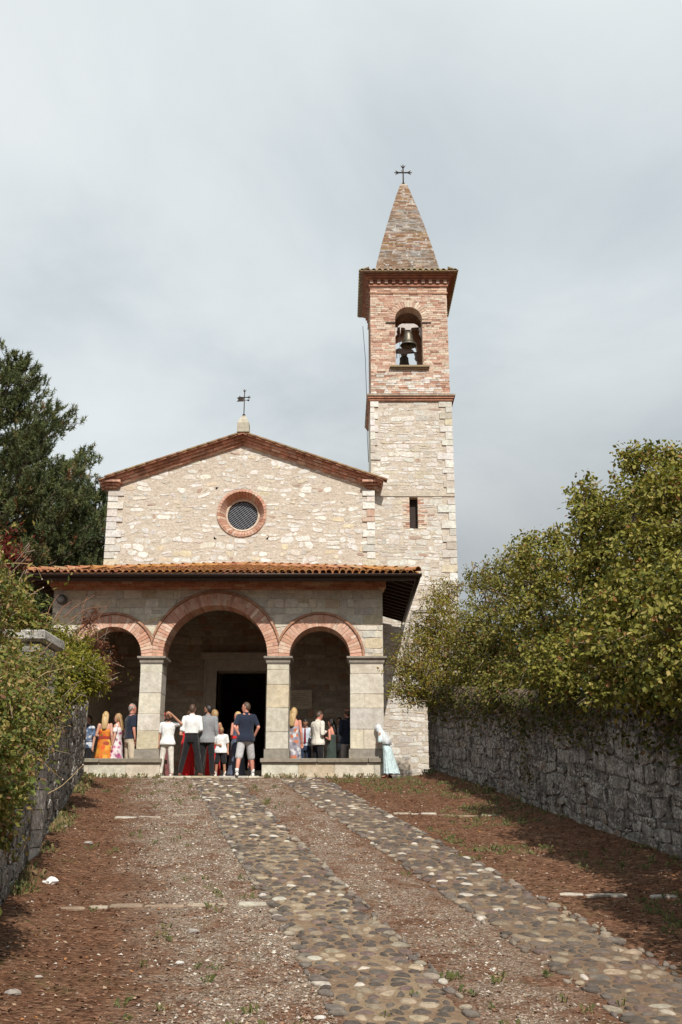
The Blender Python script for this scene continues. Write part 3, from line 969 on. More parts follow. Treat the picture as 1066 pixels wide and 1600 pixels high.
# bells
def bell(y, x, name, label):
    e = empty(name, (x, y, 15.15), label=label, cat='bell', group='bells in the belfry')
    zb = 15.16
    m = MB()
    prof = [(.272, 0), (.278, .012), (.262, .035), (.22, .09), (.185, .17), (.165, .27), (.155, .37), (.145, .44), (.12, .485), (.06, .51), (.02, .515)]
    inner = [(.262, .002), (.23, .05), (.17, .17), (.14, .3), (.12, .42), (.02, .48)]
    m.lathe(prof, (x, y, zb), 28, cap=False); m.lathe(inner, (x, y, zb), 28, cap=False)
    b = m.build('bell_body', M_bronze, e)
    r = MB()
    for zz, rr in ((.10, .219), (.13, .205), (.42, .152)):
        r.tube([(x + rr * math.cos(2 * PI * k / 24), y + rr * math.sin(2 * PI * k / 24), zb + zz) for k in range(25)], .007, 5)
    r.build('moulding', M_bronze, b)
    c = MB()
    for s in (-1, 1): c.tube([(x + s * .03, y, zb + .5), (x + s * .10, y, zb + .56), (x + s * .10, y, zb + .62), (x + s * .03, y, zb + .68)], .022, 8)
    c.build('crown', M_yoke, e)
    cl = MB(); cl.tube([(x, y, zb + .45), (x + .01, y, zb + .1)], .014, 6); cl.lathe([(.01, -.05), (.05, -.03), (.055, 0), (.04, .04), (.01, .06)], (x + .01, y, zb + .06), 10); cl.build('clapper', M_iron, e)
    yk = MB(); Mx = frame((x, y, zb + .66), (1, 0, 0), (0, 0, 1), (0, -1, 0))
    yk.prism([(-.36, .0), (-.12, -.02), (-.08, -.10), (.08, -.10), (.12, -.02), (.36, .0), (.30, .08), (.20, .13), (-.20, .13), (-.30, .08)], Mx, -.08, .08)
    yk.build('yoke', M_yoke, e)
    bo = MB()
    for s in (-1, 1): bo.tube([(x + s * .05, y - .03, zb + .60), (x + s * .05, y - .03, zb + .84)], .014, 6)
    bo.build('bolt', M_iron, e)
    ax = MB(); ax.tube([(x - .52, y, zb + .66), (x + .52, y, zb + .66)], .024, 8); ax.build('axle', M_iron, e)
    for s in (-1, 1):
        br = MB()
        br.prism([(s * .49, -.0), (s * .36, -.0), (s * .37, -.10), (s * .40, -.16), (s * .37, -.24), (s * .42, -.32), (s * .49, -.36)], Mx, -.05, .05)
        br.build('bracket', M_yoke, e)
    le = MB(); le.tube([(x - .26, y - .09, zb + .68), (x - .27, y - .12, zb + .38)], .016, 6); le.build('lever', M_yoke, e)
    return e
bell(30.63, TCX + OC, 'bell', 'bronze bell hanging under a pale yoke in the front belfry arch')
bell(32.5, TCX + OC - .02, 'bell', 'rear bell seen as a dark shape against the sky, through the belfry')
rope = MB(); rope.tube([(TCX + OC - .29, 30.52, 15.55), (TCX + OC - .30, 30.54, 14.6), (TCX + OC - .26, 30.6, 13.9)], .008, 5); rp = rope.build('bell_rope', M_cable); tag(rp, 'thin dark bell pull hanging beside the front bell', 'rope')
lc = MB(); lc.tube([P(567, 510, 31.3), P(571, 560, 31.0), P(573, 620, 30.9), P(574, 680, 30.8), P(576, 722, 30.6)], .009, 5)
tag(lc.build('lightning_cable', M_cable), 'thin cable running down the left edge of the bell tower', 'cable')

# ================================================================== porch
porch = empty('porch', (-3.1, 25.0, FL), label='three arched stone porch with brick arches and low tiled hipped roof', cat='porch')
SPZ = 3.78
ARCH = [(-5.775, .755), (-3.165, 1.315), (-.535, .765)]
PIL = [(PX0, -6.53), (-5.02, -4.48), (-1.85, -1.30), (.23, PX1)]
EB = 5.49                                            # top of the stone wall under the brick band
MP = frame((0, PF + .02, 0), (1, 0, 0), (0, 0, 1), (0, -1, 0))
pw = MB()
us = sorted(set([PX0, PX1] + [c + (r + .1) * math.cos(PI * k / 24) for c, r in ARCH for k in range(25)] + [c + s * (r + .1) for c, r in ARCH for s in (-1, 1)]))
us = [u for u in us if PX0 <= u <= PX1]
def zbot(u):
    z = SPZ
    for c, r in ARCH:
        d = (r + .1) ** 2 - (u - c) ** 2
        if d > 0: z = max(z, SPZ + math.sqrt(d))
    return z
dep = PB - PF - .02
for a, b in zip(us[:-1], us[1:]):
    if b - a < 1e-4: continue
    za_, zb_ = zbot(a + 1e-5), zbot(b - 1e-5)
    vs = [(a, za_), (b, zb_), (b, EB + .35), (a, EB + .35)]
    f = [MP @ Vector((u, v, 0)) for u, v in vs]; k_ = [MP @ Vector((u, v, -dep)) for u, v in vs]
    pw.add(f + k_, [(0, 1, 2, 3), (7, 6, 5, 4), (0, 4, 5, 1), (3, 2, 6, 7)])
pw.add([MP @ Vector((PX0, z_, w)) for z_, w in ((SPZ, 0), (EB + .35, 0), (EB + .35, -dep), (SPZ, -dep))] + [MP @ Vector((PX1, z_, w)) for z_, w in ((SPZ, 0), (EB + .35, 0), (EB + .35, -dep), (SPZ, -dep))], [(0, 1, 2, 3), (7, 6, 5, 4)])
pwall = pw.build('arcade_wall', M_mortar, porch)
pieces = []
for poly, c in courses([(PX0, SPZ), (PX1, SPZ), (PX1, EB), (PX0, EB)], .46, .2, .014, rs, wave=.012, jit=.010, split=.15):
    bad = False
    for cc, r in ARCH:
        if math.hypot(c[0] - cc, max(0, c[1] - SPZ)) < r + .36: bad = True
        poly = out_of_circle(poly, (cc, SPZ), r + .37)
    if bad or poly_area(poly) < .012: continue
    m = MB(); stone(m, roughen(poly, rs, .010, .12), MP, .008 + rs.random() * .012, rs, pick(rs, PAL_ASHLAR))
    pieces.append((poly_area(poly), m))
emit_pieces('stone', pieces, M_ashlar, pwall)
MIDS = [(-99, (PIL[1][0] + PIL[1][1]) / 2), ((PIL[1][0] + PIL[1][1]) / 2, (PIL[2][0] + PIL[2][1]) / 2), ((PIL[2][0] + PIL[2][1]) / 2, 99)]
for (c, r), (lo_, hi_) in zip(ARCH, MIDS):
    nb = max(8, round(PI * (r + .15) / .086))
    arch = MB()
    rr0, rr1 = r + .31, r + .365                     # thin projecting brick lip round the arch
    seg = 40
    for k in range(seg):
        a0, a1 = PI * k / seg, PI * (k + 1) / seg
        poly = [(c + q_ * math.cos(a), SPZ + q_ * math.sin(a)) for q_, a in ((rr0, a0), (rr1, a0), (rr1, a1), (rr0, a1))]
        poly = clip(clip(poly, 1, 0, hi_ - .004), -1, 0, -(lo_ + .004))
        if len(poly) >= 3 and poly_area(poly) > 1e-5: arch.prism(poly, MP, -.02, .075, pick(rs, [(1, (.42, .22, .14)), (1, (.36, .19, .12))]))
    ar = arch.build('arch', M_brick, porch)
    mr_ = MB()
    for k in range(seg):
        a0, a1 = PI * k / seg, PI * (k + 1) / seg
        poly = [(c + q_ * math.cos(a), SPZ + q_ * math.sin(a)) for q_, a in ((r + .006, a0), (r + .305, a0), (r + .305, a1), (r + .006, a1))]
        poly = clip(clip(poly, 1, 0, hi_ - .006), -1, 0, -(lo_ + .006))
        if len(poly) >= 3 and poly_area(poly) > 1e-5: mr_.prism(poly, MP, -dep + .004, .021)
    mr_.build('joint_mortar', M_mortar, ar)
    for k in range(nb):
        a0, a1 = PI * k / nb + .0065 / r, PI * (k + 1) / nb - .0065 / r
        split = [(r, r + .30)] if k % 2 == 0 else [(r, r + .145), (r + .155, r + .30)]
        if rs.random() < .25: split = [(r, r + .30)]
        for q0, q1 in split:
            poly = [(c + q_ * math.cos(a), SPZ + q_ * math.sin(a)) for q_, a in ((q0, a0), (q1, a0), (q1, a1), (q0, a1))]
            poly = clip(clip(poly, 1, 0, hi_ - .003), -1, 0, -(lo_ + .003))
            if len(poly) < 3 or poly_area(poly) < .0008: continue
            m = MB(); m.prism(poly, MP, -dep - .01 if q0 == r else -.1, .028 + rs.random() * .008, pick(rs, PAL_BRICK)); m.build('voussoir', M_brick, ar)
# pillars
def blocks(x0, x1, z0, z1, yf_, yb_, heights, parent, mat, pal, split=False, name='block'):
    z = z0
    for h in heights:
        z2 = min(z + h, z1)
        xs = [x0, x1]
        if split and rs.random() < .6: xs = [x0, x0 + (x1 - x0) * (.35 + rs.random() * .3), x1]
        for a, b in zip(xs[:-1], xs[1:]):
            m = MB(); j = rs.random() * .006
            # slightly eased edges
            e_ = .008
            J4 = [((rs.random() - .3) * .010, (rs.random() - .3) * .010) for _ in range(16)]
            cnt = [0]
            def ring(zz, k):
                q_ = [J4[(cnt[0] * 4 + i) % 16] for i in range(4)]; cnt[0] += 1
                return [Vector((a + k + q_[0][0], yf_ + j + k + q_[0][1], zz)), Vector((b - k - q_[1][0], yf_ + j + k + q_[1][1], zz)), Vector((b - k - q_[2][0], yb_ - k, zz)), Vector((a + k + q_[3][0], yb_ - k, zz))]
            m.loft([ring(z + .002, e_), ring(z + .002 + e_, 0), ring(z2 - .002 - e_, 0), ring(z2 - .002, e_)], True, pick(rs, pal), False)
            m.build(name, mat, parent)
        z = z2
        if z >= z1 - .01: break
CAPZ = 1.29
for i, (a, b) in enumerate(PIL):
    core = MB(); core.box(a + .03, b - .03, PF + .03, PB - .03, FL - .3, SPZ - .03)
    pl = core.build('pillar', M_mortar, porch)
    blocks(a, b, CAPZ + .225, 3.60, PF, PB, [.34 + rs.random() * .25 for _ in range(12)], pl, M_ashlar, PAL_ASHLAR, split=(i in (0, 3)))
    m = MB(); m.box(a - .035, b + .035, PF - .035, PB + .035, CAPZ + .004, CAPZ + .22); m.build('plinth', M_greystone, pl)
    m = MB()
    m.loft([[Vector((a - k, PF - k, zz)), Vector((b + k, PF - k, zz)), Vector((b + k, PB + k, zz)), Vector((a - k, PB + k, zz))] for k, zz in ((.012, 3.60), (.03, 3.64), (.03, 3.69), (.075, 3.725), (.085, 3.735), (.085, SPZ + .0))], True, (1, 1, 1), False)
    m.build('impost', M_greystone, pl)
# low seat walls between the pillars, open under the middle arch
for a, b in ((PX0 - .05, -4.40), (-1.93, PX1 + .05)):
    core = MB(); core.box(a + .03, b - .03, PF - .02, PB, .2, CAPZ - .11)
    sw = core.build('seat_wall', M_mortar, porch)
    x = a
    while x < b - .05:
        L = .45 + rs.random() * .55
        x2 = min(x + L, b)
        if b - x2 < .2: x2 = b
        blocks(x + .004, x2 - .004, .62, CAPZ - .105, PF - .05, PB + .01, [.9], sw, M_ashlar, PAL_ASHLAR)
        x = x2
    x = a - .04
    while x < b + .03:
        x2 = min(x + 1.1 + rs.random() * .6, b + .04)
        if b + .04 - x2 < .3: x2 = b + .04
        blocks(x + .004, x2 - .004, CAPZ - .10, CAPZ, PF - .11, PB + .06, [.2], sw, M_greystone, [(1, (1, .97, .9)), (1, (.9, .86, .8))], name='cap_slab')
        x = x2
# side walls, inner floor, steps to the door
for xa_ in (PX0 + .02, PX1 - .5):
    sd = MB(); sd.box(xa_, xa_ + .48, PB, FA + .02, .2, 6.0); sd.build('side_wall', M_shadeplaster, porch)
pf = MB(); pf.box(PX0 + .5, PX1 - .5, PF - .12, FA + .02, .3, FL); pf.build('porch_floor', M_floor, porch)
for (y0, zz) in ((29.0, FL + .16), (29.42, 1.18)):
    m = MB(); m.box(-4.9, -1.1, y0, 30.3 if zz > 1.1 else 29.42, FL + .002, zz); m.build('step', M_floor, porch)
# threshold slab at the middle arch
x = -4.36
while x < -2.0:
    x2 = min(x + .5 + rs.random() * .4, -1.97)
    blocks(x + .004, x2 - .004, .70, FL + .014, PF - .16, PF + .3, [.3], porch, M_ashlar, PAL_ASHLAR, name='threshold_slab')
    x = x2
# brick band under the eaves
for row, (z0, z1, w) in enumerate(((EB + .005, EB + .065, .05), (EB + .072, EB + .132, .09), (EB + .138, EB + .195, .13))):
    x = PX0 - w - (.13 if row == 1 else 0)
    while x < PX1 + w:
        L = .27; a, b = max(x, PX0 - w), min(x + L - .01, PX1 + w)
        if b - a > .04: brick_mb(MP, a, b, z0, z1, -.3, w + .03, pick(rs, PAL_BRICK), rs, .005).build('brick', M_brick, pwall)
        x += L
# roof: hipped, wooden eaves below, coppi above
EX0, EX1, EY, EZ = -7.78, 1.88, 24.1, 5.69
RS = .276
RXC = (EX0 + EX1) / 2; RH = (EX1 - EX0) / 2
RY = EY + RH; RZ = EZ + RS * RH
def slab(mb, off, th, inset=0.0, tint=(1, 1, 1)):
    c = [Vector((EX0 + inset, FA, 0)), Vector((EX0 + inset, EY + inset, 0)), Vector((EX1 - inset, EY + inset, 0)), Vector((EX1 - inset, FA, 0)), Vector((RXC, RY, 0)), Vector((RXC, FA, 0))]
    zz = [EZ + RS * inset] * 4 + [RZ, RZ]
    top = [Vector((p.x, p.y, z_ + off)) for p, z_ in zip(c, zz)]; bot = [Vector((p.x, p.y, z_ + off - th)) for p, z_ in zip(c, zz)]
    fs = [(1, 2, 4), (2, 3, 5, 4), (0, 1, 4, 5)]
    mb.add(top + bot, fs + [tuple(reversed([i + 6 for i in f])) for f in fs] + [(0, 6, 7, 1), (1, 7, 8, 2), (2, 8, 9, 3)], tint)
rfm = MB(); slab(rfm, .02, .05, 0, (.46, .19, .09)); proof = rfm.build('porch_roof', M_tile, porch)
sf = MB(); slab(sf, -.04, .03, .03); sf.build('soffit', M_wood, proof)
x = EX0 + .2
while x < EX1 - .1:                                  # rafters, front eave
    top = EY + min(x - EX0, EX1 - x, 4.5)
    m = MB(); y1 = max(min(top, 27.5), EY + .15)
    m.hexa([Vector((x - .04, EY + .05, EZ - .155 + RS * .05)), Vector((x + .04, EY + .05, EZ - .155 + RS * .05)), Vector((x + .04, y1, EZ - .155 + RS * (y1 - EY))), Vector((x - .04, y1, EZ - .155 + RS * (y1 - EY))),
            Vector((x - .04, EY + .05, EZ - .075 + RS * .05)), Vector((x + .04, EY + .05, EZ - .075 + RS * .05)), Vector((x + .04, y1, EZ - .075 + RS * (y1 - EY))), Vector((x - .04, y1, EZ - .075 + RS * (y1 - EY)))])
    m.build('rafter', M_wood, proof); x += .42
for xe, sg in ((EX1, -1), (EX0, 1)):
    y = EY + .5
    while y < FA - .1:
        m = MB(); x1 = xe + sg * min(1.2, y - EY)
        pts = lambda zo: [Vector((xe + sg * .05, y - .04, EZ + zo)), Vector((x1, y - .04, EZ + zo + RS * abs(x1 - xe))), Vector((x1, y + .04, EZ + zo + RS * abs(x1 - xe))), Vector((xe + sg * .05, y + .04, EZ + zo))]
        m.hexa(pts(-.155) + pts(-.075)); m.build('rafter', M_wood, proof); y += .42
gt = MB()
def gutter(mb, a, b, out):
    a, b, out = Vector(a), Vector(b), Vector(out)
    rings = []
    for p in (a, b):
        o_ = [p + out * (math.cos(PI + PI * k / 8) * .065) + Vector((0, 0, math.sin(PI + PI * k / 8) * .075)) for k in range(9)]
        i_ = [p + out * (math.cos(PI + PI * k / 8) * .057) + Vector((0, 0, math.sin(PI + PI * k / 8) * .067)) for k in range(8, -1, -1)]
        rings.append(o_ + i_)
    mb.loft(rings, True)
gutter(gt, (EX0 - .12, EY - .055, EZ - .005), (EX1 + .12, EY - .055, EZ - .005), (0, -1, 0))
gutter(gt, (EX1 + .055, EY - .05, EZ - .008), (EX1 + .055, FA + .2, EZ - .008), (1, 0, 0))
gutter(gt, (EX0 - .055, EY - .05, EZ - .008), (EX0 - .055, FA - .05, EZ - .008), (-1, 0, 0))
gt.build('gutter', M_gutter, proof)
fb = MB(); fb.box(EX0 + .01, EX1 - .01, EY + .012, EY + .045, EZ - .16, EZ - .05); fb.box(EX1 - .045, EX1 - .012, EY + .05, FA, EZ - .16, EZ - .05); fb.build('fascia', M_wood, proof)
pieces = []
def coppo(p, d, side, up, r0, r1, L, tint, lift=.0):
    """half-round tile starting at p, running along d"""
    m = MB(); rings = []
    for t_, rr in ((0, r0), (L, r1)):
        c = p + d * t_ + up * (lift * (1 - t_ / L))
        rings.append([c + side * (math.cos(PI * k / 6) * rr) + up * (math.sin(PI * k / 6) * rr * .85) for k in range(7)] + [c + side * (math.cos(PI * k / 6) * (rr - .014)) + up * (math.sin(PI * k / 6) * (rr - .014) * .85) for k in range(6, -1, -1)])
    m.loft(rings, True, tint, False)
    return m
dn = Vector((0, 1, RS)).normalized(); upn = Vector((0, -RS, 1)).normalized()
col_w = .168
nc = int((EX1 - EX0) / col_w)
for i in range(nc):
    x = EX0 + .1 + i * col_w + (rs.random() - .5) * .012
    ymax = EY + min(x - EX0, EX1 - x)
    s = -.06; row = 0
    while EY + s * dn.y < min(ymax, FA):
        p = Vector((x + (rs.random() - .5) * .012, EY, EZ + .03)) + dn * s
        m = coppo(p + Vector((0, (rs.random() - .5) * .03, 0)), dn, Vector((1, 0, 0)), upn, .078, .062, .42, pick(rs, PAL_TILE), .018 + rs.random() * .014)
        pieces.append((10 - row, m)); s += .335; row += 1
emit_pieces('roof_tile', pieces, M_tile, proof, 300, 'upper_tiles')
stt = MB()
for xe, sg in ((EX1, -1), (EX0, 1)):
    d2 = Vector((sg, 0, RS)).normalized(); u2 = Vector((-sg * RS, 0, 1)).normalized()
    y = EY + .25
    while y < FA - .05:
        s = -.06; lim = min(y - EY, RH)
        while s * d2.x * sg < lim:
            stt.merge(coppo(Vector((xe, y, EZ + .03)) + d2 * s, d2, Vector((0, 1, 0)), u2, .092, .075, .42, pick(rs, PAL_TILE), .03)); s += .335
        y += col_w
stt.build('side_tiles', M_tile, proof, 'stuff')
for xe, sg in ((EX1, -1), (EX0, 1)):                 # hip tiles
    d3 = Vector((sg, 1, RS)).normalized()
    side = d3.cross(Vector((0, 0, 1))).normalized(); u3 = side.cross(d3)
    if u3.z < 0: u3 = -u3
    s = -.05
    while s < RH * 1.43:
        coppo(Vector((xe, EY, EZ + .07)) + d3 * s, d3, side, u3, .12, .10, .45, pick(rs, PAL_TILE), .03).build('hip_tile', M_tile, proof); s += .37
# fixtures
lampb = empty('wall_lamp', (-7.1, 24.95, 5.0), label='small round grey lamp fixed high on the left porch corner', cat='lamp')
lp = P(97, 937, 24.94)
m = MB()
for rr_, y_ in ((.0, 0),): pass
m.loft([[lp + Vector((math.cos(2 * PI * k / 20) * r_, y_, math.sin(2 * PI * k / 20) * r_)) for k in range(20)] for r_, y_ in ((.10, .05), (.13, .03), (.13, -.04), (.115, -.07), (.06, -.085))], True)
m.build('housing', plain_mat('grey lamp housing', (.10, .10, .10), .5), lampb)
m = MB(); m.loft([[lp + Vector((math.cos(2 * PI * k / 20) * r_, y_, math.sin(2 * PI * k / 20) * r_)) for k in range(20)] for r_, y_ in ((.09, -.074), (.085, -.09), (.04, -.10))], True); m.build('lens', plain_mat('frosted lens', (.25, .25, .24), .25), lampb)
for zz, lab in ((0, 'upper grey cable strung from the shrubs to the porch corner'), (.10, 'lower grey cable strung from the shrubs to the porch corner')):
    m = MB(); a = P(30, 938, 24.0) - Vector((1.5, 0, zz + .1)); b = P(86, 958, 24.97) - Vector((0, 0, zz))
    m.tube([a.lerp(b, t) - Vector((0, 0, .12 * math.sin(PI * t))) for t in [i / 10 for i in range(11)]], .012, 6)
    tag(m.build('cable', plain_mat('grey cable', (.22, .22, .22), .6), None), lab, 'cable', 'cables at the porch corner')
m = MB(); pz = [P(x_, y_, 29.97) for x_, y_ in ((450, 1078), (488, 1078), (488, 1108), (450, 1108))]
plaque = empty('wall_plaque', (pz[0].x, 29.95, pz[2].z), label='plain sandstone memorial slab on the wall inside the right arch', cat='plaque')
m.hexa([Vector((p.x, 30.0, p.z)) for p in (pz[3], pz[2], pz[1], pz[0])] + [Vector((p.x, 29.93, p.z)) for p in (pz[3], pz[2], pz[1], pz[0])], (.74, .62, .48)); m.build('slab', M_ashlar, plaque)
m = MB()
for i in range(7):
    zz = pz[0].z - .12 - i * .055; m.box(pz[0].x + .10, pz[1].x - .10 - (i % 3) * .06, 29.926, 29.931, zz, zz + .018, (.42, .32, .22))
m.build('inscription', M_ashlar, plaque)
cd = MB(); cd.tube([P(643, 956, 30.2), P(655, 953, 30.2), P(690, 953, 30.2), P(712, 955, 30.2)], .022, 8); cd.tube([P(643, 956, 30.2), P(640, 990, 30.2), P(634, 1010, 30.2)], .018, 8)
tag(cd.build('conduit_pipe', M_greystone), 'thin grey conduit crossing the tower wall above the shrubs', 'pipe')
# ================================================================== ground, path, walls
def xl(Y): return -3.54 - .194 * (Y - 11.1)
def xr(Y): return 2.25 - .17 * (Y - 26.0)
def sstep(a, b, x):
    t = np.clip((x - a) / (b - a), 0, 1)
    return t * t * (3 - 2 * t)
def zpath(Y):
    Y = np.asarray(Y, dtype=float)
    lin = -2.54 + .136 * Y
    t = np.clip(Y - 5.0, 0, 3)
    low = -1.656 + .136 * t * t / 6.0
    z = np.where(Y < 8, low, lin)
    return np.where(Y > 24.75, .826, z)
def pcoord(X, Y): return X + .215 * (Y - 7.9)
STRIPS = [(-.04, 1.15), (2.06, 1.15)]
def fbm(X, Y, s, seed=0):
    # cheap smooth value noise
    def h(i, j): return np.modf(np.abs(np.sin(i * 127.1 + j * 311.7 + seed * 17.3) * 43758.5453))[0]
    x = X * s; y = Y * s; i = np.floor(x); j = np.floor(y); fx = x - i; fy = y - j
    fx = fx * fx * (3 - 2 * fx); fy = fy * fy * (3 - 2 * fy)
    return (h(i, j) * (1 - fx) + h(i + 1, j) * fx) * (1 - fy) + (h(i, j + 1) * (1 - fx) + h(i + 1, j + 1) * fx) * fy - .5
def ground(X, Y):
    X = np.asarray(X, dtype=float); Y = np.asarray(Y, dtype=float)
    z = zpath(Y)
    p = pcoord(X, Y)
    inside = sstep(-.12, .02, p - STRIPS[0][0]) * (1 - sstep(-.02, .12, p - STRIPS[0][0] - 1.15)) + sstep(-.12, .02, p - STRIPS[1][0]) * (1 - sstep(-.02, .12, p - STRIPS[1][0] - 1.15))
    nz = .05 * fbm(X, Y, .9, 1) + .022 * fbm(X, Y, 3.1, 2) + .016 * fbm(X, Y, 7.0, 3)
    fade = 1 - sstep(24.0, 24.7, Y)
    z = z + nz * (1 - inside) * fade * (Y < 40) - .012 * inside * fade
    # verge banked up against the walls
    z = z + .10 * (1 - sstep(0, .9, X - xl(Y))) * fade + .14 * sstep(-1.3, 0.2, X - xr(Y)) * (1 - sstep(25.8, 26.6, Y))
    L = (1 - sstep(-.40, -.16, X - xl(Y))) * (1 - sstep(24.2, 25.0, Y)) * 1.55
    Rr = sstep(.16, .40, X - xr(Y)) * (1 - sstep(25.7, 26.1, Y)) * 1.75
    return z + np.maximum(L, Rr) * sstep(-25, -8, Y)
def gz(x, y): return float(ground(x, y))
def G(px, py):
    """where the sight line through a pixel meets the path"""
    a = P(px, py, 1.0); Y = 2.54 / (.136 - a.z)
    if Y > 24.75 or Y < 0: Y = 24.75
    q_ = P(px, py, Y); return Vector((q_.x, Y, gz(q_.x, Y)))

xs_ = np.unique(np.concatenate([np.arange(-7.4, 6.4, .09), np.linspace(-7.4, -30, 24), np.linspace(6.4, 30, 24), np.array([-900, -400, -180, -90, -50, 50, 90, 180, 400, 900.])]))
ys_ = np.unique(np.concatenate([np.arange(6.5, 26.4, .11), np.linspace(-12, 6.5, 20), np.linspace(26.4, 60, 18), np.array([-300, -100, -40, 90, 150, 300, 600, 1200.])]))
XX, YY = np.meshgrid(xs_, ys_)
ZZ = ground(XX, YY)
me = bpy.data.meshes.new('ground')
nx_, ny_ = len(xs_), len(ys_)
verts = np.stack([XX.ravel(), YY.ravel(), ZZ.ravel()], 1)
ii = np.arange(nx_ * ny_).reshape(ny_, nx_)
fq = np.stack([ii[:-1, :-1].ravel(), ii[:-1, 1:].ravel(), ii[1:, 1:].ravel(), ii[1:, :-1].ravel()], 1)
me.from_pydata(verts.tolist(), [], fq.tolist())
me.polygons.foreach_set('use_smooth', np.ones(len(fq), dtype=bool))
m_g, nt, b = newmat('leaf litter, gravel and thin grass'); N = NT(nt)
sp_ = N.n('ShaderNodeSeparateXYZ'); N.l(N.pos(), sp_.inputs[0])
pc = N.math('ADD', sp_.outputs[0], N.math('MULTIPLY', N.math('SUBTRACT', sp_.outputs[1], 7.9), .215))
wob = N.math('MULTIPLY', N.math('SUBTRACT', N.noise(1.3, 4, .6), .5), 1.3)
pw_ = N.math('ADD', pc, wob)
def band(v, a, b_, c_, d_):
    x = N.ramp(N.math('MULTIPLY', N.math('ADD', v, 10.0), .05), [((a + 10) * .05, 0.0), ((b_ + 10) * .05, 1.0), ((c_ + 10) * .05, 1.0), ((d_ + 10) * .05, 0.0)])
    return x
gmask = N.math('MAXIMUM', band(pw_, -1.75, -.9, .3, .6), N.math('MULTIPLY', band(pw_, .9, 1.2, 1.9, 2.3), .75))
gmask = N.math('MULTIPLY', gmask, N.ramp(N.noise(1.9, 6, .75, dist=.6), [(.40, .08), (.56, 1.0)]))
fine = N.noise(38, 5, .75)
mid = N.noise(6, 5, .65)
fine2 = N.noise(26, 6, .8, squash=(.5, 1.3, 1))
lit = N.ramp(fine2, [(.34, (.030, .013, .007)), (.46, (.100, .045, .024)), (.57, (.205, .100, .056)), (.70, (.42, .27, .175))])
lit = N.mix(N.ramp(N.noise(1.1, 5, .7, dist=.8), [(.45, 0.0), (.62, .55)]), lit, N.mix(1.0, lit, (1.25, 1.45, 1.6), 'MULTIPLY'))
lit = N.mix(1.0, lit, N.ramp(mid, [(.3, .66), (.7, 1.25)]), 'MULTIPLY')
gcol = N.n('ShaderNodeTexVoronoi'); gcol.inputs['Scale'].default_value = 58; N.l(N.pos(), gcol.inputs['Vector'])
gr = N.ramp(N.n('ShaderNodeSeparateColor').outputs[0], [(0, 0.0), (1, 1.0)])
sc2 = N.n('ShaderNodeSeparateColor'); N.l(gcol.outputs['Color'], sc2.inputs[0])
grav = N.ramp(sc2.outputs[0], [(.0, (.15, .098, .066)), (.45, (.28, .205, .150)), (.8, (.44, .355, .28)), (1.0, (.64, .58, .50))])
grav = N.mix(N.ramp(gcol.outputs['Distance'], [(.45, 0.0), (.8, .8)]), grav, (.11, .075, .05))
colr = N.mix(gmask, lit, grav)
grs = N.math('MULTIPLY', N.ramp(N.noise(2.1, 6, .72, dist=.5), [(.56, 0.0), (.68, 1.0)]), N.ramp(N.noise(30, 3, .7), [(.42, 0.0), (.6, .6)]))
colr = N.mix(grs, colr, (.085, .10, .030))
# meadow beyond the walls
far = N.math('MAXIMUM', band(sp_.outputs[0], -9.9, -9.8, -7.6, -6.8), band(sp_.outputs[0], 5.6, 6.2, 9.9, 10))
N.l(colr, b.inputs['Base Color'])
b.inputs['Roughness'].default_value = .95; b.inputs['Specular IOR Level'].default_value = .15
N.bump(N.math('ADD', fine, N.math('MULTIPLY', gcol.outputs['Distance'], N.math('MULTIPLY', gmask, -.8))), .9, .025, b)
me.materials.append(m_g)
gobj = link('ground', me); tag(gobj, kind='structure')

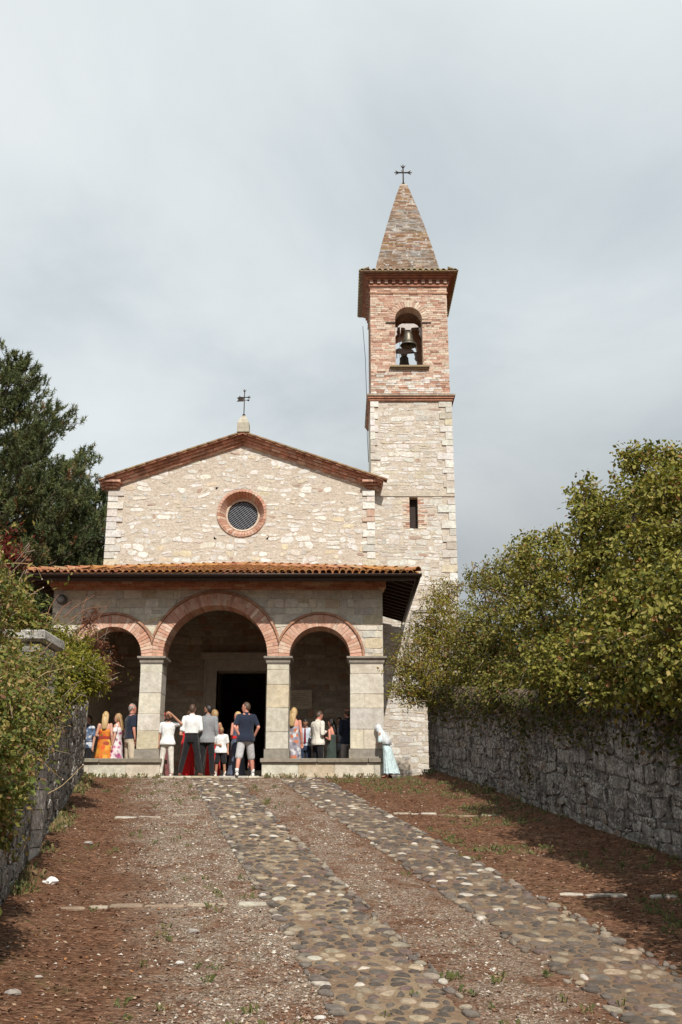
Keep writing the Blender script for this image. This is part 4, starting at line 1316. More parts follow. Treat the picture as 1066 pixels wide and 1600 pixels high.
# ---- two cobbled tracks
M_cobs = [stone_mat('river cobble', mott=.5, grain=15, bump=.6, lichen=(.36, .28, .20), lich_amt=.22, dark=(.15, .105, .07), dark_amt=a_, dark_scale=1.1) for a_ in (.22, .45)]
M_sands = [stone_mat('sandy bedding mortar', base=b_, mott=.4, grain=22, bump=.9, dark=(.15, .088, .055), dark_amt=.65, dark_scale=1.5, lichen=(.42, .34, .25), lich_amt=.4) for b_ in ((.285, .205, .130), (.215, .148, .096))]
PAL_COB = [(6.0, (.098, .080, .068)), (3.4, (.142, .117, .099)), (2.4, (.27, .215, .155)), (1.0, (.54, .49, .42)), (1.8, (.165, .115, .100)), (1.4, (.37, .295, .21))]
un_ = Vector((0, -.136, 1)).normalized()
for si, (p0, wd) in enumerate(STRIPS):
    V0, V1 = 6.2, 24.6
    sh = MB(); rows = []
    ny = 190
    edge = random.Random(si)
    for j in range(ny + 1):
        Y = V0 + (V1 - V0) * j / ny
        xo = p0 - .215 * (Y - 7.9)
        e0, e1 = (edge.random() - .5) * .05, (edge.random() - .5) * .05
        rows.append([Vector((xo + e0 + (wd - e0 + e1) * i / 6, Y, float(zpath(Y)) + .004 + (0 if 0 < i < 6 else -.05))) for i in range(7)])
    sh.loft(rows, False, (1, 1, 1), False, closed=False)
    cobp = sh.build('path', M_sands[si]); tag(cobp, kind='structure')
    pieces = []
    rs2 = random.Random(40 + si)
    for poly, c in cells([(0, V0), (wd, V0), (wd, V1), (0, V1)], .150, .128, .011, rs2, wvar=1.0, jit=.42):
        if rs2.random() < .07 + (.28 if (c[0] < .09 or c[0] > wd - .09) else 0): continue
        Y = c[1]
        o = Vector((p0 - .215 * (Y - 7.9) + c[0], Y, float(zpath(Y)) + .004))
        Mx = frame(o, (1, 0, 0), (-.215, 1, .136), un_)
        edge_s = (c[0] < .10 or c[0] > wd - .10)
        t = pick(rs2, [(2, (.30, .25, .195)), (3, (.165, .138, .117)), (.4, (.50, .455, .39))] if edge_s else PAL_COB)
        k_ = .66 + rs2.random() * .26
        pl_ = roughen([((u - c[0]) * k_, (v - c[1]) * k_ * .98) for u, v in poly], rs2, .008, .33)
        if poly_area(pl_) < .002: continue
        m = MB(); stone(m, pl_, Mx, .003 + rs2.random() * .006, rs2, t, dome=.004 + rs2.random() * .009, smooth=True, rough=.002)
        pieces.append((-Y, m))
    emit_pieces('cobble', pieces, M_cobs[si], cobp, 300, 'far_cobbles')
# ---- rows of flat stones laid across the path
M_flat = stone_mat('flat drain stone', mott=.3, grain=12, bump=.5, dark=(.2, .13, .09), dark_amt=.5, dark_scale=2.5)
ri = 0
for segs in ([(135, 1278, 338, 1273), (615, 1271, 785, 1276)], [(72, 1424, 358, 1412), (872, 1399, 1060, 1406), (372, 1411, 420, 1410)], [(20, 1256, 0, 0)]):
    if segs[0][2] == 0: continue
    rowm = empty('drain_row', G(segs[0][0], segs[0][1]), kind='structure')
    for (xa, ya, xb, yb) in segs:
        A, B = G(xa, ya), G(xb, yb)
        L = (B - A).length; s = 0
        while s < L - .08:
            l = min(.18 + rs.random() * .34, L - s)
            c = A.lerp(B, (s + l / 2) / L); c.z = gz(c.x, c.y) + .0
            if rs.random() > .2:
                h = .03 + rs.random() * .035
                pl_ = roughen([(-l / 2 + .012, -h), (l / 2 - .012, -h * (.8 + rs.random() * .4)), (l / 2 - .012, h * (.7 + rs.random() * .5)), (-l / 2 + .012, h)], rs, .03, .2)
                m = MB(); stone(m, pl_, frame(c + Vector((0, (rs.random() - .5) * .05, 0)), (1, 0, 0), (-.05, 1, .136), un_), .008 + rs.random() * .016, rs, pick(rs, [(2, (.42, .35, .27)), (1, (.50, .45, .38)), (1.5, (.31, .235, .17))]))
                m.build('stone', M_flat, rowm)
            s += l

# ---- retaining wall on the right
M_wallstone = stone_mat('old grey wall stone with lichen', mott=.6, grain=9, bump=1.0, dark=(.045, .042, .04), dark_amt=.6, dark_scale=1.6, lichen=(.42, .415, .40), lich_amt=.7, speck=(.56, .53, .48))
M_wallmort = stone_mat('dark earth joints', base=(.13, .115, .10), mott=.5, grain=10, bump=.8, lichen=(.26, .24, .22), lich_amt=.6, speck=(.36, .34, .32))
PAL_WALL = [(4, (.180, .152, .128)), (3, (.225, .196, .168)), (2.4, (.120, .100, .084)), (1.0, (.34, .31, .275)), (.8, (.21, .15, .105))]
def wall(name, label, ua, ub, line, slope_sign, face, base_off, height, coping, rsw, sx, sy, thick=.5, limit=300):
    """wall from depth ua to ub along line(Y); face -1 looks left, +1 looks right"""
    x0, x1 = line(ua), line(ub)
    kx = (x1 - x0) / (ub - ua)
    z0 = float(zpath(ua)); kz = (float(zpath(min(ub, 24.7))) - z0) / (min(ub, 24.7) - ua)
    e_ = empty(name, (x0, ua, z0), label=label, cat='wall')
    nrm = Vector((face, -face * kx, 0)).normalized()
    Mw = frame((x0 - kx * ua, 0, z0 - kz * ua), (kx, 1, kz), (0, 0, 1), nrm)
    core = MB(); core.prism([(ua, -.5), (ub, -.5), (ub, height - .02), (ua, height - .02)], Mw, -thick, -.02); cw = core.build('core', M_wallmort, e_)
    pieces = []
    for poly, c in courses([(ua, base_off), (ub, base_off), (ub, height), (ua, height)], sx, sy, .02, rsw, wave=.05, jit=.03, split=.25):
        A = poly_area(poly)
        if A < .008: continue
        m = MB(); stone(m, roughen(poly, rsw, .03, .16), Mw, -.012 + rsw.random() * .034, rsw, pick(rsw, PAL_WALL), dome=.001 + rsw.random() * .006, rough=.022)
        pieces.append((A * (1 if 9 < c[0] < 26.5 else .01), m))
    emit_pieces('stone', pieces, M_wallstone, cw, limit, 'small_stones')
    # far end, dressed with blocks
    zz = -.1
    while zz < height - .05:
        h = .2 + rsw.random() * .16
        m = MB(); m.prism([(ub - .01, zz), (ub + .035 + rsw.random() * .03, zz), (ub + .035, min(zz + h, height) - .015), (ub - .01, min(zz + h, height) - .015)], Mw, -thick, .012, pick(rsw, PAL_WALL)); m.build('end_block', M_wallstone, cw)
        zz += h
    if coping:
        u = ua
        while u < ub:
            u2 = min(u + .55 + rsw.random() * .4, ub)
            m = MB(); m.prism([(u + .006, height - .01), (u2 - .006, height - .01), (u2 - .006, height + .11), (u + .006, height + .11)], Mw, -thick - .06, .07, pick(rsw, PAL_WALL)); m.build('coping_stone', M_wallstone, e_)
            u = u2
    return e_
wall('retaining_wall', 'dark lichened rubble retaining wall on the right, below the overhanging shrubs', 6.0, 26.0, xr, 1, -1, -.15, 2.15, False, random.Random(5), .34, .19)
wall('boundary_wall', 'grey stone boundary wall on the left, overgrown, running up to the porch', 14.25, 24.3, xl, 1, 1, -.15, 1.85, False, random.Random(6), .34, .19, limit=220)
wall('garden_wall', 'nearest stretch of grey wall at lower left, below the tangled climbers', 6.0, 13.35, xl, 1, 1, -.15, 2.05, False, random.Random(8), .34, .19, limit=220)
# square pier with cap slab
px1 = P(64, 1000, 13.4).x
pier = empty('gate_pier', (px1 - .5, 13.8, gz(px1 + .2, 13.8) - .2), label='square stone pier with worn flat cap at the left edge', cat='pier')
zt_ = P(40, 985, 13.4).z
zb_ = gz(px1 + .2, 13.4) - .3
pcore = MB(); pcore.box(px1 - .93, px1 - .03, 13.43, 14.22, zb_, zt_ - .15); pcm = pcore.build('core', M_wallmort, pier)
zz = zb_
while zz < zt_ - .2:
    h = min(.2 + rs.random() * .14, zt_ - .17 - zz)
    if h < .05: break
    s = rs.random() * .3 + .3
    for a, b_ in ((px1 - .95, px1 - .95 + s), (px1 - .95 + s + .012, px1)):
        m = MB(); m.box(a, b_, 13.4 + rs.random() * .012, 14.25 - rs.random() * .01, zz, zz + h - .012, pick(rs, [(1, (.42, .39, .35)), (1, (.33, .30, .27))])); m.build('block', M_wallstone, pcm)
    zz += h
m = MB(); cxm, cym = px1 - .475, 13.82
m.loft([[Vector((cxm - hx, cym - hy, z_)), Vector((cxm + hx, cym - hy, z_)), Vector((cxm + hx, cym + hy, z_)), Vector((cxm - hx, cym + hy, z_))] for hx, hy, z_ in ((.50, .45, zt_ - .155), (.55, .50, zt_ - .12), (.55, .50, zt_ - .02), (.53, .48, zt_))], True, (.50, .47, .43), False)
m.build('cap', M_wallstone, pier)

# ---- small loose stuff lying on the ground
def scatter(n, region, rsn, dens=None):
    out = []
    tries = 0
    while len(out) < n and tries < 30:
        tries += 1
        Y = 7.0 + (24.6 - 7.0) * rsn.random(4 * n) ** 1.35
        X = rsn.random(4 * n) * 12 - 6.6
        ok = (X > xl(Y) + .03) & (X < xr(Y) - .03)
        p = pcoord(X, Y)
        ok &= region(p, X, Y) > rsn.random(4 * n)
        out.extend(np.stack([X[ok], Y[ok]], 1).tolist())
    a = np.array(out[:n]); return np.column_stack([a, ground(a[:, 0], a[:, 1])])
def off_strips(p, m=.05): return ~(((p > -.04 + m) & (p < 1.11 - m)) | ((p > 2.06 + m) & (p < 3.21 - m)))
rn = np.random.default_rng(3)
def gravel_zone(p, X, Y):
    q_ = p + 1.1 * fbm(X, Y, 1.1, 5)
    a = np.clip(1 - np.abs(q_ + .55) / 1.0, 0, 1) + .6 * np.clip(1 - np.abs(q_ - 1.58) / .6, 0, 1) + .03
    return np.where(off_strips(p), a, .10)
pts = scatter(21000, gravel_zone, rn)
mb = MB()
PAL_G = [(3, (.38, .31, .245)), (1.3, (.60, .55, .48)), (3, (.22, .165, .125)), (1.4, (.30, .19, .13))]
for x, y, z in pts:
    r = .006 + .016 * rng.random() ** 2.5
    a = rng.random() * 6.28; e_ = .7 + rng.random() * .6
    vs = [(x + r * e_ * math.cos(a + k * PI / 2), y + r / e_ * math.sin(a + k * PI / 2), z + (r * .25 if k % 2 else 0)) for k in range(4)] + [(x + (rng.random() - .5) * r, y, z + r * .85)]
    mb.add(vs, [(0, 1, 4), (1, 2, 4), (2, 3, 4), (3, 0, 4)], pick(rng, PAL_G))
gv = mb.build('gravel', M_flat); tag(gv, 'pale loose gravel along the cobbled tracks', 'gravel', kind='stuff')
pts = scatter(15000, lambda p, X, Y: np.where(off_strips(p), np.clip(.35 + .9 * (p < -1.0) + .8 * (p > 3.2), 0, 1), .14), rn)
mb = MB()
PAL_L = [(4, (.20, .095, .055)), (3, (.13, .062, .038)), (2, (.28, .165, .10)), (1, (.36, .26, .17)), (.5, (.40, .17, .05))]
for x, y, z in pts:
    r = .010 + .022 * rng.random() ** 1.6
    a = rng.random() * 6.28; c, s = math.cos(a), math.sin(a); w = .35 + .3 * rng.random()
    t1, t2 = (rng.random() - .1) * r * .8, (rng.random() - .2) * r * .9
    mb.add([(x - c * r, y - s * r, z + .004 + t1), (x + s * r * w, y - c * r * w, z + .006), (x + c * r, y + s * r, z + .004 + t2), (x - s * r * w, y + c * r * w, z + .008 + t1 * .5)], [(0, 1, 3), (1, 2, 3)], pick(rng, PAL_L))
pts = scatter(14000, lambda p, X, Y: np.where(off_strips(p), np.clip(.2 + .9 * (p < -.9) + .8 * (p > 3.2), 0, 1), .06), rn)
for x, y, z in pts:                                  # needles and straws
    r = .02 + .05 * rng.random() ** 1.5; a = rng.gauss(0, .7); c, s = math.cos(a) * r, math.sin(a) * r; w = .0022
    z0, z1 = z + .004 + rng.random() * .008, z + .004 + rng.random() * .014
    mb.add([(x - c, y - s - w, z0), (x + c, y + s - w, z1), (x + c, y + s + w, z1), (x - c, y - s + w, z0)], [(0, 1, 2, 3)], pick(rng, [(3, (.38, .24, .14)), (2, (.24, .13, .075)), (2, (.12, .06, .035)), (1, (.50, .38, .25))]))
m_l, nt, b = newmat('dry leaf'); N = NT(nt); N.l(N.attr(), b.inputs['Base Color']); b.inputs['Roughness'].default_value = .8
ll = mb.build('leaf_litter', m_l); tag(ll, 'brown dry leaves and needles strewn over the path', 'leaves', kind='stuff')
m_gr, nt, b = newmat('grass blade'); N = NT(nt); N.l(N.attr(), b.inputs['Base Color']); b.inputs['Roughness'].default_value = .6
pts = scatter(900, lambda p, X, Y: np.where(off_strips(p, -.02), np.clip(.12 + 1.3 * (p > 3.2) + .5 * (np.abs(p + .02) < .12) + .5 * (np.abs(p - 1.15) < .15), 0, 1), .01) * (fbm(X, Y, .8, 9) > .02), rn)
mb = MB()
for x, y, z in pts:
    for k in range(7):
        a = rng.random() * 6.28; h = .02 + .05 * rng.random(); l = .02 + .05 * rng.random(); w = .0035
        c, s = math.cos(a), math.sin(a); ox, oy = x + (rng.random() - .5) * .09, y + (rng.random() - .5) * .07
        mb.add([(ox - s * w, oy + c * w, z - .005), (ox + s * w, oy - c * w, z - .005), (ox + c * l * .5, oy + s * l * .5, z + h), (ox + c * l, oy + s * l, z + h * .9)], [(0, 1, 2), (0, 2, 3)], pick(rng, [(3, (.105, .115, .032)), (2, (.16, .14, .05)), (1, (.07, .09, .025))]))
foot = [(-7.3 + 8.4 * rng.random(), 24.86 - .18 * rng.random()) for _ in range(90) ] + [(xr(y_) - .05 - .25 * rng.random() ** 2, y_) for y_ in [9 + 17 * rng.random() for _ in range(260)] if fbm(np.array([y_]), np.array([1.5]), 1.1, 4)[0] > .08] + [(xl(y_) + .05 + .25 * rng.random() ** 2, y_) for y_ in [9.5 + 14.5 * rng.random() for _ in range(200)] if fbm(np.array([y_]), np.array([7.5]), 1.1, 4)[0] > .05]
for x, y in foot:
    if -4.4 < x < -1.9 and y > 24.6: continue
    z = gz(x, y)
    for k in range(9):
        a = rng.random() * 6.28; h = .03 + .10 * rng.random() ** 2; l = .03 + .06 * rng.random(); w = .004
        c, s = math.cos(a), math.sin(a); ox, oy = x + (rng.random() - .5) * .10, y + (rng.random() - .5) * .08
        mb.add([(ox - s * w, oy + c * w, z - .005), (ox + s * w, oy - c * w, z - .005), (ox + c * l * .5, oy + s * l * .5, z + h), (ox + c * l, oy + s * l, z + h * .8)], [(0, 1, 2), (0, 2, 3)], pick(rng, [(2, (.10, .11, .03)), (2, (.22, .17, .07)), (1, (.07, .085, .025)), (1, (.20, .12, .06))]))
gt_ = mb.build('grass', m_gr); tag(gt_, 'thin green grass tufts between gravel and cobbles', 'grass', kind='stuff')
# loose stones and scraps one can pick out
M_paper = plain_mat('crumpled paper', (.80, .79, .77), .8, var=.06)
def lump(mb, c, rx, ry, rz, rsl, tint, n=9, amp=.3):
    rings = []
    for i in range(1, 6):
        th = PI * i / 6
        rings.append([Vector((c.x + rx * math.sin(th) * math.cos(2 * PI * k / n) * (1 + (rsl.random() - .5) * amp), c.y + ry * math.sin(th) * math.sin(2 * PI * k / n) * (1 + (rsl.random() - .5) * amp), c.z + rz * math.cos(PI - th) * (1 + (rsl.random() - .5) * amp))) for k in range(n)])
    mb.loft(rings, True, tint, False)
c = G(80, 1386); m = MB(); lump(m, c + Vector((0, 0, .035)), .075, .05, .045, rng, (1, 1, 1), 11, .8); lump(m, c + Vector((-.05, 0, .02)), .05, .03, .02, rng, (1, 1, 1), 9, .8)
tag(m.build('paper_scrap', M_paper), 'crumpled white paper lying on the brown litter at lower left', 'litter')
loose = [(138, 1320, .06, 'grey loose stone lying left of the gravel, below the upper drain row'), (302, 1457, .05, 'small grey stone lying on brown litter below the left drain row'), (562, 1506, 0, ''), (281, 1507, .035, 'bright white stone on the brown litter at lower left centre'),
         (500, 1588, .04, 'white stone beside the cobbles at the bottom edge'), (60, 1531, .03, 'white stone in the shade at the lower left corner'), (100, 1300, .05, 'pale stone at the foot of the left wall, in the shade'), (20, 1560, .055, 'long brown stone at the extreme lower left corner')]
for (lx, ly, r, lab) in loose:
    if not r: continue
    c = G(lx, ly); m = MB(); lump(m, c + Vector((0, 0, r * .25)), r * 1.15, r * .8, r * .5, rng, (.62, .60, .56) if 'white' in lab else (.34, .31, .28), 9, .3)
    tag(m.build('loose_stone', M_flat), lab, 'stone', 'loose stones on the path')
# ================================================================== vegetation
def leaf_mat(name, trans=.32, rough=.5, spec=.3):
    m, nt, b = newmat(name); N = NT(nt)
    a = N.attr()
    N.l(a, b.inputs['Base Color']); b.inputs['Roughness'].default_value = rough; b.inputs['Specular IOR Level'].default_value = spec
    tr = N.n('ShaderNodeBsdfTranslucent'); N.l(N.mix(1.0, a, (1.25, 1.2, .6), 'MULTIPLY'), tr.inputs['Color'])
    mx = N.n('ShaderNodeMixShader'); mx.inputs[0].default_value = trans
    out = nt.nodes['Material Output']
    N.l(b.outputs[0], mx.inputs[1]); N.l(tr.outputs[0], mx.inputs[2]); N.l(mx.outputs[0], out.inputs['Surface'])
    return m
M_leaf = leaf_mat('shrub leaf', .26, .7, .15)
M_needle = leaf_mat('pine needle', .15, .6, .2)
M_bark = stone_mat('bark', base=(.115, .085, .065), mott=.5, grain=14, bump=1.0)
M_twig = plain_mat('pale dry twig', (.19, .145, .105), .8, var=.3, scale=20)
M_drystem = plain_mat('dry straw stem', (.42, .30, .15), .7, var=.3, scale=20)

def fast_mesh(name, V, F, C, mat, parent, kind='stuff'):
    """V (n,3), F (m,3) triangles, C (m,3) tints"""
    me = bpy.data.meshes.new(name)
    me.vertices.add(len(V)); me.vertices.foreach_set('co', V.astype(np.float32).ravel())
    me.loops.add(len(F) * 3); me.loops.foreach_set('vertex_index', F.astype(np.int32).ravel())
    me.polygons.add(len(F)); me.polygons.foreach_set('loop_start', np.arange(0, len(F) * 3, 3, dtype=np.int32))
    at = me.attributes.new('tint', 'FLOAT_COLOR', 'FACE')
    a = np.ones((len(F), 4), dtype=np.float32); a[:, :3] = C; at.data.foreach_set('color', a.ravel())
    me.materials.append(mat); me.update(calc_edges=True); me.validate()
    return link(name, me, parent, None, kind)
def unit(a): return a / np.maximum(np.linalg.norm(a, axis=1, keepdims=True), 1e-9)
def leaf_cloud(pts, out, size, cols, rn_, droop=.5, width=.62, fold=.22, sun_face=.5):
    """kite-shaped leaves folded along the midrib. returns V, F, C"""
    n = len(pts)
    d = unit(out * .7 + rn_.normal(size=(n, 3)) * .75 + np.array([0, 0, -droop]))          # way the tip points
    nn = unit(out * sun_face + np.array([0, -.25, .6]) + rn_.normal(size=(n, 3)) * .55)      # upper face
    side = unit(np.cross(d, nn)); nn = unit(np.cross(side, d))
    s = size[:, None]
    w = width * (.85 + .3 * rn_.random((n, 1)))
    base = pts; tip = pts + d * s
    L = pts + d * s * .42 + side * s * w * .5 + nn * s * fold * .5
    Rr = pts + d * s * .42 - side * s * w * .5 + nn * s * fold * .5
    L2 = pts + d * s * .72 + side * s * w * .34 + nn * s * fold * .3
    R2 = pts + d * s * .72 - side * s * w * .34 + nn * s * fold * .3
    V = np.stack([base, L, L2, tip, R2, Rr], 1).reshape(-1, 3)
    b = (np.arange(n) * 6)[:, None]
    F = np.concatenate([b + np.array([[0, 1, 2]]), b + np.array([[0, 2, 3]]), b + np.array([[0, 3, 4]]), b + np.array([[0, 4, 5]])], 1).reshape(-1, 3)
    C = np.repeat(cols, 4, axis=0)
    return V, F, C
def blob_points(blobs, n, rn_, shell=.35, per=7, spread=.10, hole=.0, hs=1.6):
    """twig points through the outer volume of a set of ellipsoids; leaves gather round each twig"""
    c = np.array([b[0] for b in blobs]); r = np.array([b[1] for b in blobs])
    wgt = (r[:, 0] * r[:, 2]) ** 1.0; wgt = wgt / wgt.sum()
    k = max(1, n // per)
    idx = rn_.choice(len(blobs), size=k * 3, p=wgt)
    dr = unit(rn_.normal(size=(k * 3, 3)))
    rad = 1 - shell * rn_.random((k * 3, 1)) ** 1.3 + .10 * rn_.normal(size=(k * 3, 1))
    p = c[idx] + dr * rad * r[idx]
    # drop what lies deep inside another clump
    keep = np.ones(len(p), bool)
    for i in range(len(blobs)):
        q = np.linalg.norm((p - c[i]) / r[i], axis=1)
        keep &= ~((q < .55) & (idx != i))
    if hole > 0:
        v = fbm(p[:, 0] * 1.0 + p[:, 1] * .7, p[:, 2] + p[:, 1] * .5, hs, 21) + .5 * fbm(p[:, 0] - p[:, 1] * .6, p[:, 2] * 1.2, hs * 2.3, 22)
        keep &= v > (-.5 + hole)
    p = p[keep][:k]; dr = dr[keep][:k]
    if len(p) == 0: return np.zeros((0, 3)), np.zeros((0, 3)), np.zeros((0, 3)), np.zeros((0, 3))
    m = len(p)
    t = unit(dr * .6 + rn_.normal(size=(m, 3)) * .6 + np.array([0, 0, .15]))
    f = rn_.random((m, per, 1)) - .3
    pts = p[:, None, :] + t[:, None, :] * f * spread * 2.6 + rn_.normal(size=(m, per, 3)) * spread * .35
    out = unit((np.repeat(dr[:, None, :], per, 1) + .5 * t[:, None, :]).reshape(-1, 3))
    return pts.reshape(-1, 3), out, p, t
def colours(n, pal, rn_, clump=None):
    w = np.array([q[0] for q in pal], float); w /= w.sum()
    cc = np.array([q[1] for q in pal])
    i = rn_.choice(len(pal), size=n, p=w)
    c = cc[i] * (1 + .25 * (rn_.random((n, 1)) - .5)) * (1 + .10 * (rn_.random((n, 3)) - .5))
    return c
def stems(mb, base, ends, rs_, r0, r1, n=5, wob=.12):
    for e_ in ends:
        e_ = Vector(e_); b_ = Vector(base)
        pts = []
        L = (e_ - b_).length
        for k in range(n + 1):
            t = k / n
            q_ = b_.lerp(e_, t) + Vector(((rs_.random() - .5), (rs_.random() - .5), (rs_.random() - .5) + .8 * math.sin(PI * t) * .6)) * wob * L * (.3 if k in (0, n) else 1) * (0 if k == 0 else 1)
            pts.append(q_)
        mb.tube(pts, [r0 + (r1 - r0) * k / n for k in range(n + 1)], 6)
def shrub(name, label, base, blobs_px, n, leaf, pal, seed, group=None, cat='shrub', per=7, spread=.10, hole=.12, squash=(1, 1, 1), droop=.5, width=.62, twigs=80, stem_r=.05, hs=1.6, shell=.35, sprigs=90, clumps=11, tw_r=.011):
    rn_ = np.random.default_rng(seed); rs_ = random.Random(seed)
    blobs = []
    for (bx_, by_, Y, rp) in blobs_px:
        c = P(bx_, by_, Y); r = rp * Y / 1555.0
        blobs.append((np.array(c), np.array([r * squash[0], r * squash[1], r * squash[2]])))
    base = Vector(base)
    big = blobs
    if clumps:
        blobs = []
        for c_, r_ in big:
            for k in range(clumps):
                d_ = unit(rn_.normal(size=(1, 3)))[0]
                f = .30 + .22 * rn_.random()
                blobs.append((c_ + d_ * r_ * (.62 + .22 * rn_.random()), r_ * f * np.array([1, 1, .85])))
            blobs.append((c_, r_ * .62))
    e_ = empty(name, base, label=label, cat=cat, group=group)
    sm = MB()
    stems(sm, base, [b[0] for b in big], rs_, stem_r, stem_r * .28)
    sm.build('stems', M_bark, e_)
    pts, out, tp, tt = blob_points(blobs, n, rn_, shell, per, spread, hole, hs)
    # loose sprigs standing out of the mass
    if sprigs and len(tp):
        k = rn_.choice(len(tp), size=min(sprigs, len(tp)), replace=False)
        Ls = .18 + .42 * rn_.random((len(k), 1, 1)) ** 1.5
        dirs = unit(tt[k] * .6 + rn_.normal(size=(len(k), 3)) * .35 + np.array([0, 0, .55]))
        u = np.linspace(.1, 1, 9)[None, :, None]
        sp_pts = (tp[k][:, None, :] + dirs[:, None, :] * Ls * u + rn_.normal(size=(len(k), 9, 3)) * .025).reshape(-1, 3)
        pts = np.concatenate([pts, sp_pts]); out = np.concatenate([out, np.repeat(dirs, 9, axis=0)])
    size = leaf * (.55 + .75 * rn_.random(len(pts)))
    V, F, C = leaf_cloud(pts, out, size, colours(len(pts), pal, rn_), rn_, droop, width)
    fast_mesh('crown', V, F, C, M_leaf, e_)
    tw = MB()
    for i in rn_.choice(len(tp), size=min(twigs, len(tp)), replace=False):
        p = Vector(tp[i]); d = Vector(tt[i])
        k = d.cross(Vector((0, 0, 1)))
        tw.tube([p - d * .38 + k * .08, p - d * .12, p + d * .12 + k * (.05 * (rs_.random() - .5))], [tw_r, tw_r * .7, tw_r * .3], 4)
    tw.build('twigs', M_twig, e_, 'stuff')
    return e_

PAL_OLIVE = [(1.2, (0.052, 0.064, 0.016)), (4, (0.227, 0.215, 0.044)), (3, (0.167, 0.166, 0.037)), (2.4, (0.282, 0.251, 0.067)), (1.2, (0.094, 0.109, 0.026)), (.8, (0.354, 0.290, 0.102)), (.5, (0.267, 0.132, 0.054))]
PAL_FINE = [(4, (0.253, 0.223, 0.035)), (3, (0.186, 0.179, 0.032)), (1.5, (0.309, 0.248, 0.056)), (1.2, (0.136, 0.118, 0.035)), (1.3, (0.235, 0.105, 0.049))]
PAL_DEEP = [(4, (0.158, 0.156, 0.037)), (3, (0.202, 0.187, 0.045)), (1.6, (0.096, 0.106, 0.029)), (1.2, (0.269, 0.225, 0.071)), (.9, (0.247, 0.130, 0.059))]
PAL_YG = [(4, (.215, .200, .026)), (3, (.165, .165, .024)), (1.4, (.25, .215, .05)), (1.3, (.10, .115, .024))]
PAL_TANGLE = [(2.0, (.30, .24, .08)), (1.0, (.33, .22, .11)), (3, (0.127, 0.154, 0.039)), (2, (0.187, 0.193, 0.044)), (2, (0.083, 0.105, 0.031)), (1, (0.253, 0.209, 0.066)), (.8, (0.187, 0.099, 0.055))]
PAL_RUST = [(3, (.17, .062, .035)), (2, (.11, .040, .026)), (1, (.24, .11, .06))]
PAL_IVY = [(3, (.050, .056, .014)), (2, (.085, .085, .020)), (1, (.13, .115, .028)), (1, (.11, .065, .03))]
def wtop(Y, dx=.7): return (xr(Y) + dx, Y, float(zpath(min(Y, 24.7))) + 1.7)
GRP = 'shrubs along the top of the right wall'
shrub('shrub', 'fine leaved yellow green shrub at the far end of the right wall, beside the porch', wtop(25.0, .4),
      [(640, 1035, 25.2, 40), (660, 1068, 25.0, 38), (692, 965, 25.6, 42), (705, 1015, 25.2, 52), (735, 1058, 24.6, 48), (622, 1078, 25.2, 20), (703, 925, 25.8, 24), (665, 1000, 25.5, 38), (690, 1072, 24.4, 26), (645, 1088, 25.0, 18), (720, 1078, 23.4, 24)],
      28000, .066, PAL_FINE, 1, GRP, per=9, spread=.11, hole=.14, width=.42, twigs=150)
shrub('shrub', 'olive shrub with reddish twigs, next behind the fine leaved one', wtop(22.6),
      [(762, 935, 22.8, 52), (748, 990, 22.4, 50), (795, 1000, 22.0, 60), (800, 900, 23.0, 38), (775, 1055, 21.8, 45), (835, 1062, 21.4, 42), (740, 1040, 22.6, 40), (742, 905, 23.2, 22), (770, 1080, 20.0, 26), (810, 1080, 19.2, 28), (790, 1040, 23.5, 60), (800, 1060, 19.6, 40)],
      26000, .070, PAL_DEEP, 2, GRP, twigs=140, width=.55)
shrub('shrub', 'rounded olive green shrub on the wall, in the middle of the right hand row', wtop(19.6),
      [(842, 900, 19.8, 58), (852, 962, 19.4, 66), (885, 1015, 19.0, 66), (832, 858, 20.2, 27), (902, 872, 19.6, 46), (875, 1066, 18.6, 46), (870, 842, 20.0, 22), (855, 1072, 16.8, 30), (900, 1076, 15.8, 30), (880, 1030, 20.6, 70), (850, 1040, 16.6, 44), (900, 1000, 16.6, 50), (880, 1050, 16.0, 36)],
      27000, .076, PAL_OLIVE, 3, GRP, twigs=110, hole=.14)
shrub('shrub', 'taller yellow olive shrub with dense heart shaped leaves, second from the right edge', wtop(16.6),
      [(932, 822, 16.8, 52), (962, 865, 16.4, 66), (918, 785, 17.0, 32), (978, 945, 16.0, 74), (955, 1015, 15.8, 64), (1000, 785, 16.8, 48), (945, 1068, 15.6, 42), (925, 905, 16.4, 45), (950, 1070, 13.6, 32), (1000, 1072, 13.0, 34), (985, 1040, 17.6, 80), (940, 1020, 13.8, 50), (990, 960, 13.9, 60), (970, 1035, 13.4, 44)],
      30000, .080, PAL_OLIVE, 4, GRP, twigs=90, hole=.16)
shrub('shrub', 'tallest leafy shrub rising at the right edge of the picture', wtop(14.4),
      [(1032, 752, 14.8, 46), (1062, 795, 14.4, 76), (1000, 722, 15.0, 32), (1050, 885, 14.0, 84), (1052, 975, 13.8, 78), (1040, 1035, 13.6, 50), (1095, 740, 14.8, 50), (1125, 850, 14.2, 90), (1115, 1000, 13.6, 90), (1045, 712, 15.0, 18), (1055, 1060, 11.8, 42), (1110, 1060, 11.2, 54), (1080, 1040, 15.4, 90), (1050, 985, 11.9, 62), (1100, 920, 12.0, 80)],
      42000, .078, PAL_OLIVE, 5, GRP, twigs=110, hole=.16)
shrub('shrub', 'shrub on the right wall mostly outside the right edge', wtop(11.4, .9),
      [(1200, 860, 11.6, 120), (1170, 980, 11.2, 110), (1230, 760, 11.8, 110), (1150, 1045, 10.9, 60), (1200, 1050, 10.2, 80), (1280, 1010, 9.0, 120), (1340, 950, 8.4, 150), (1180, 1000, 9.2, 90), (1400, 1040, 7.4, 160)],
      20000, .085, PAL_OLIVE, 6, GRP, twigs=60, hole=.16)
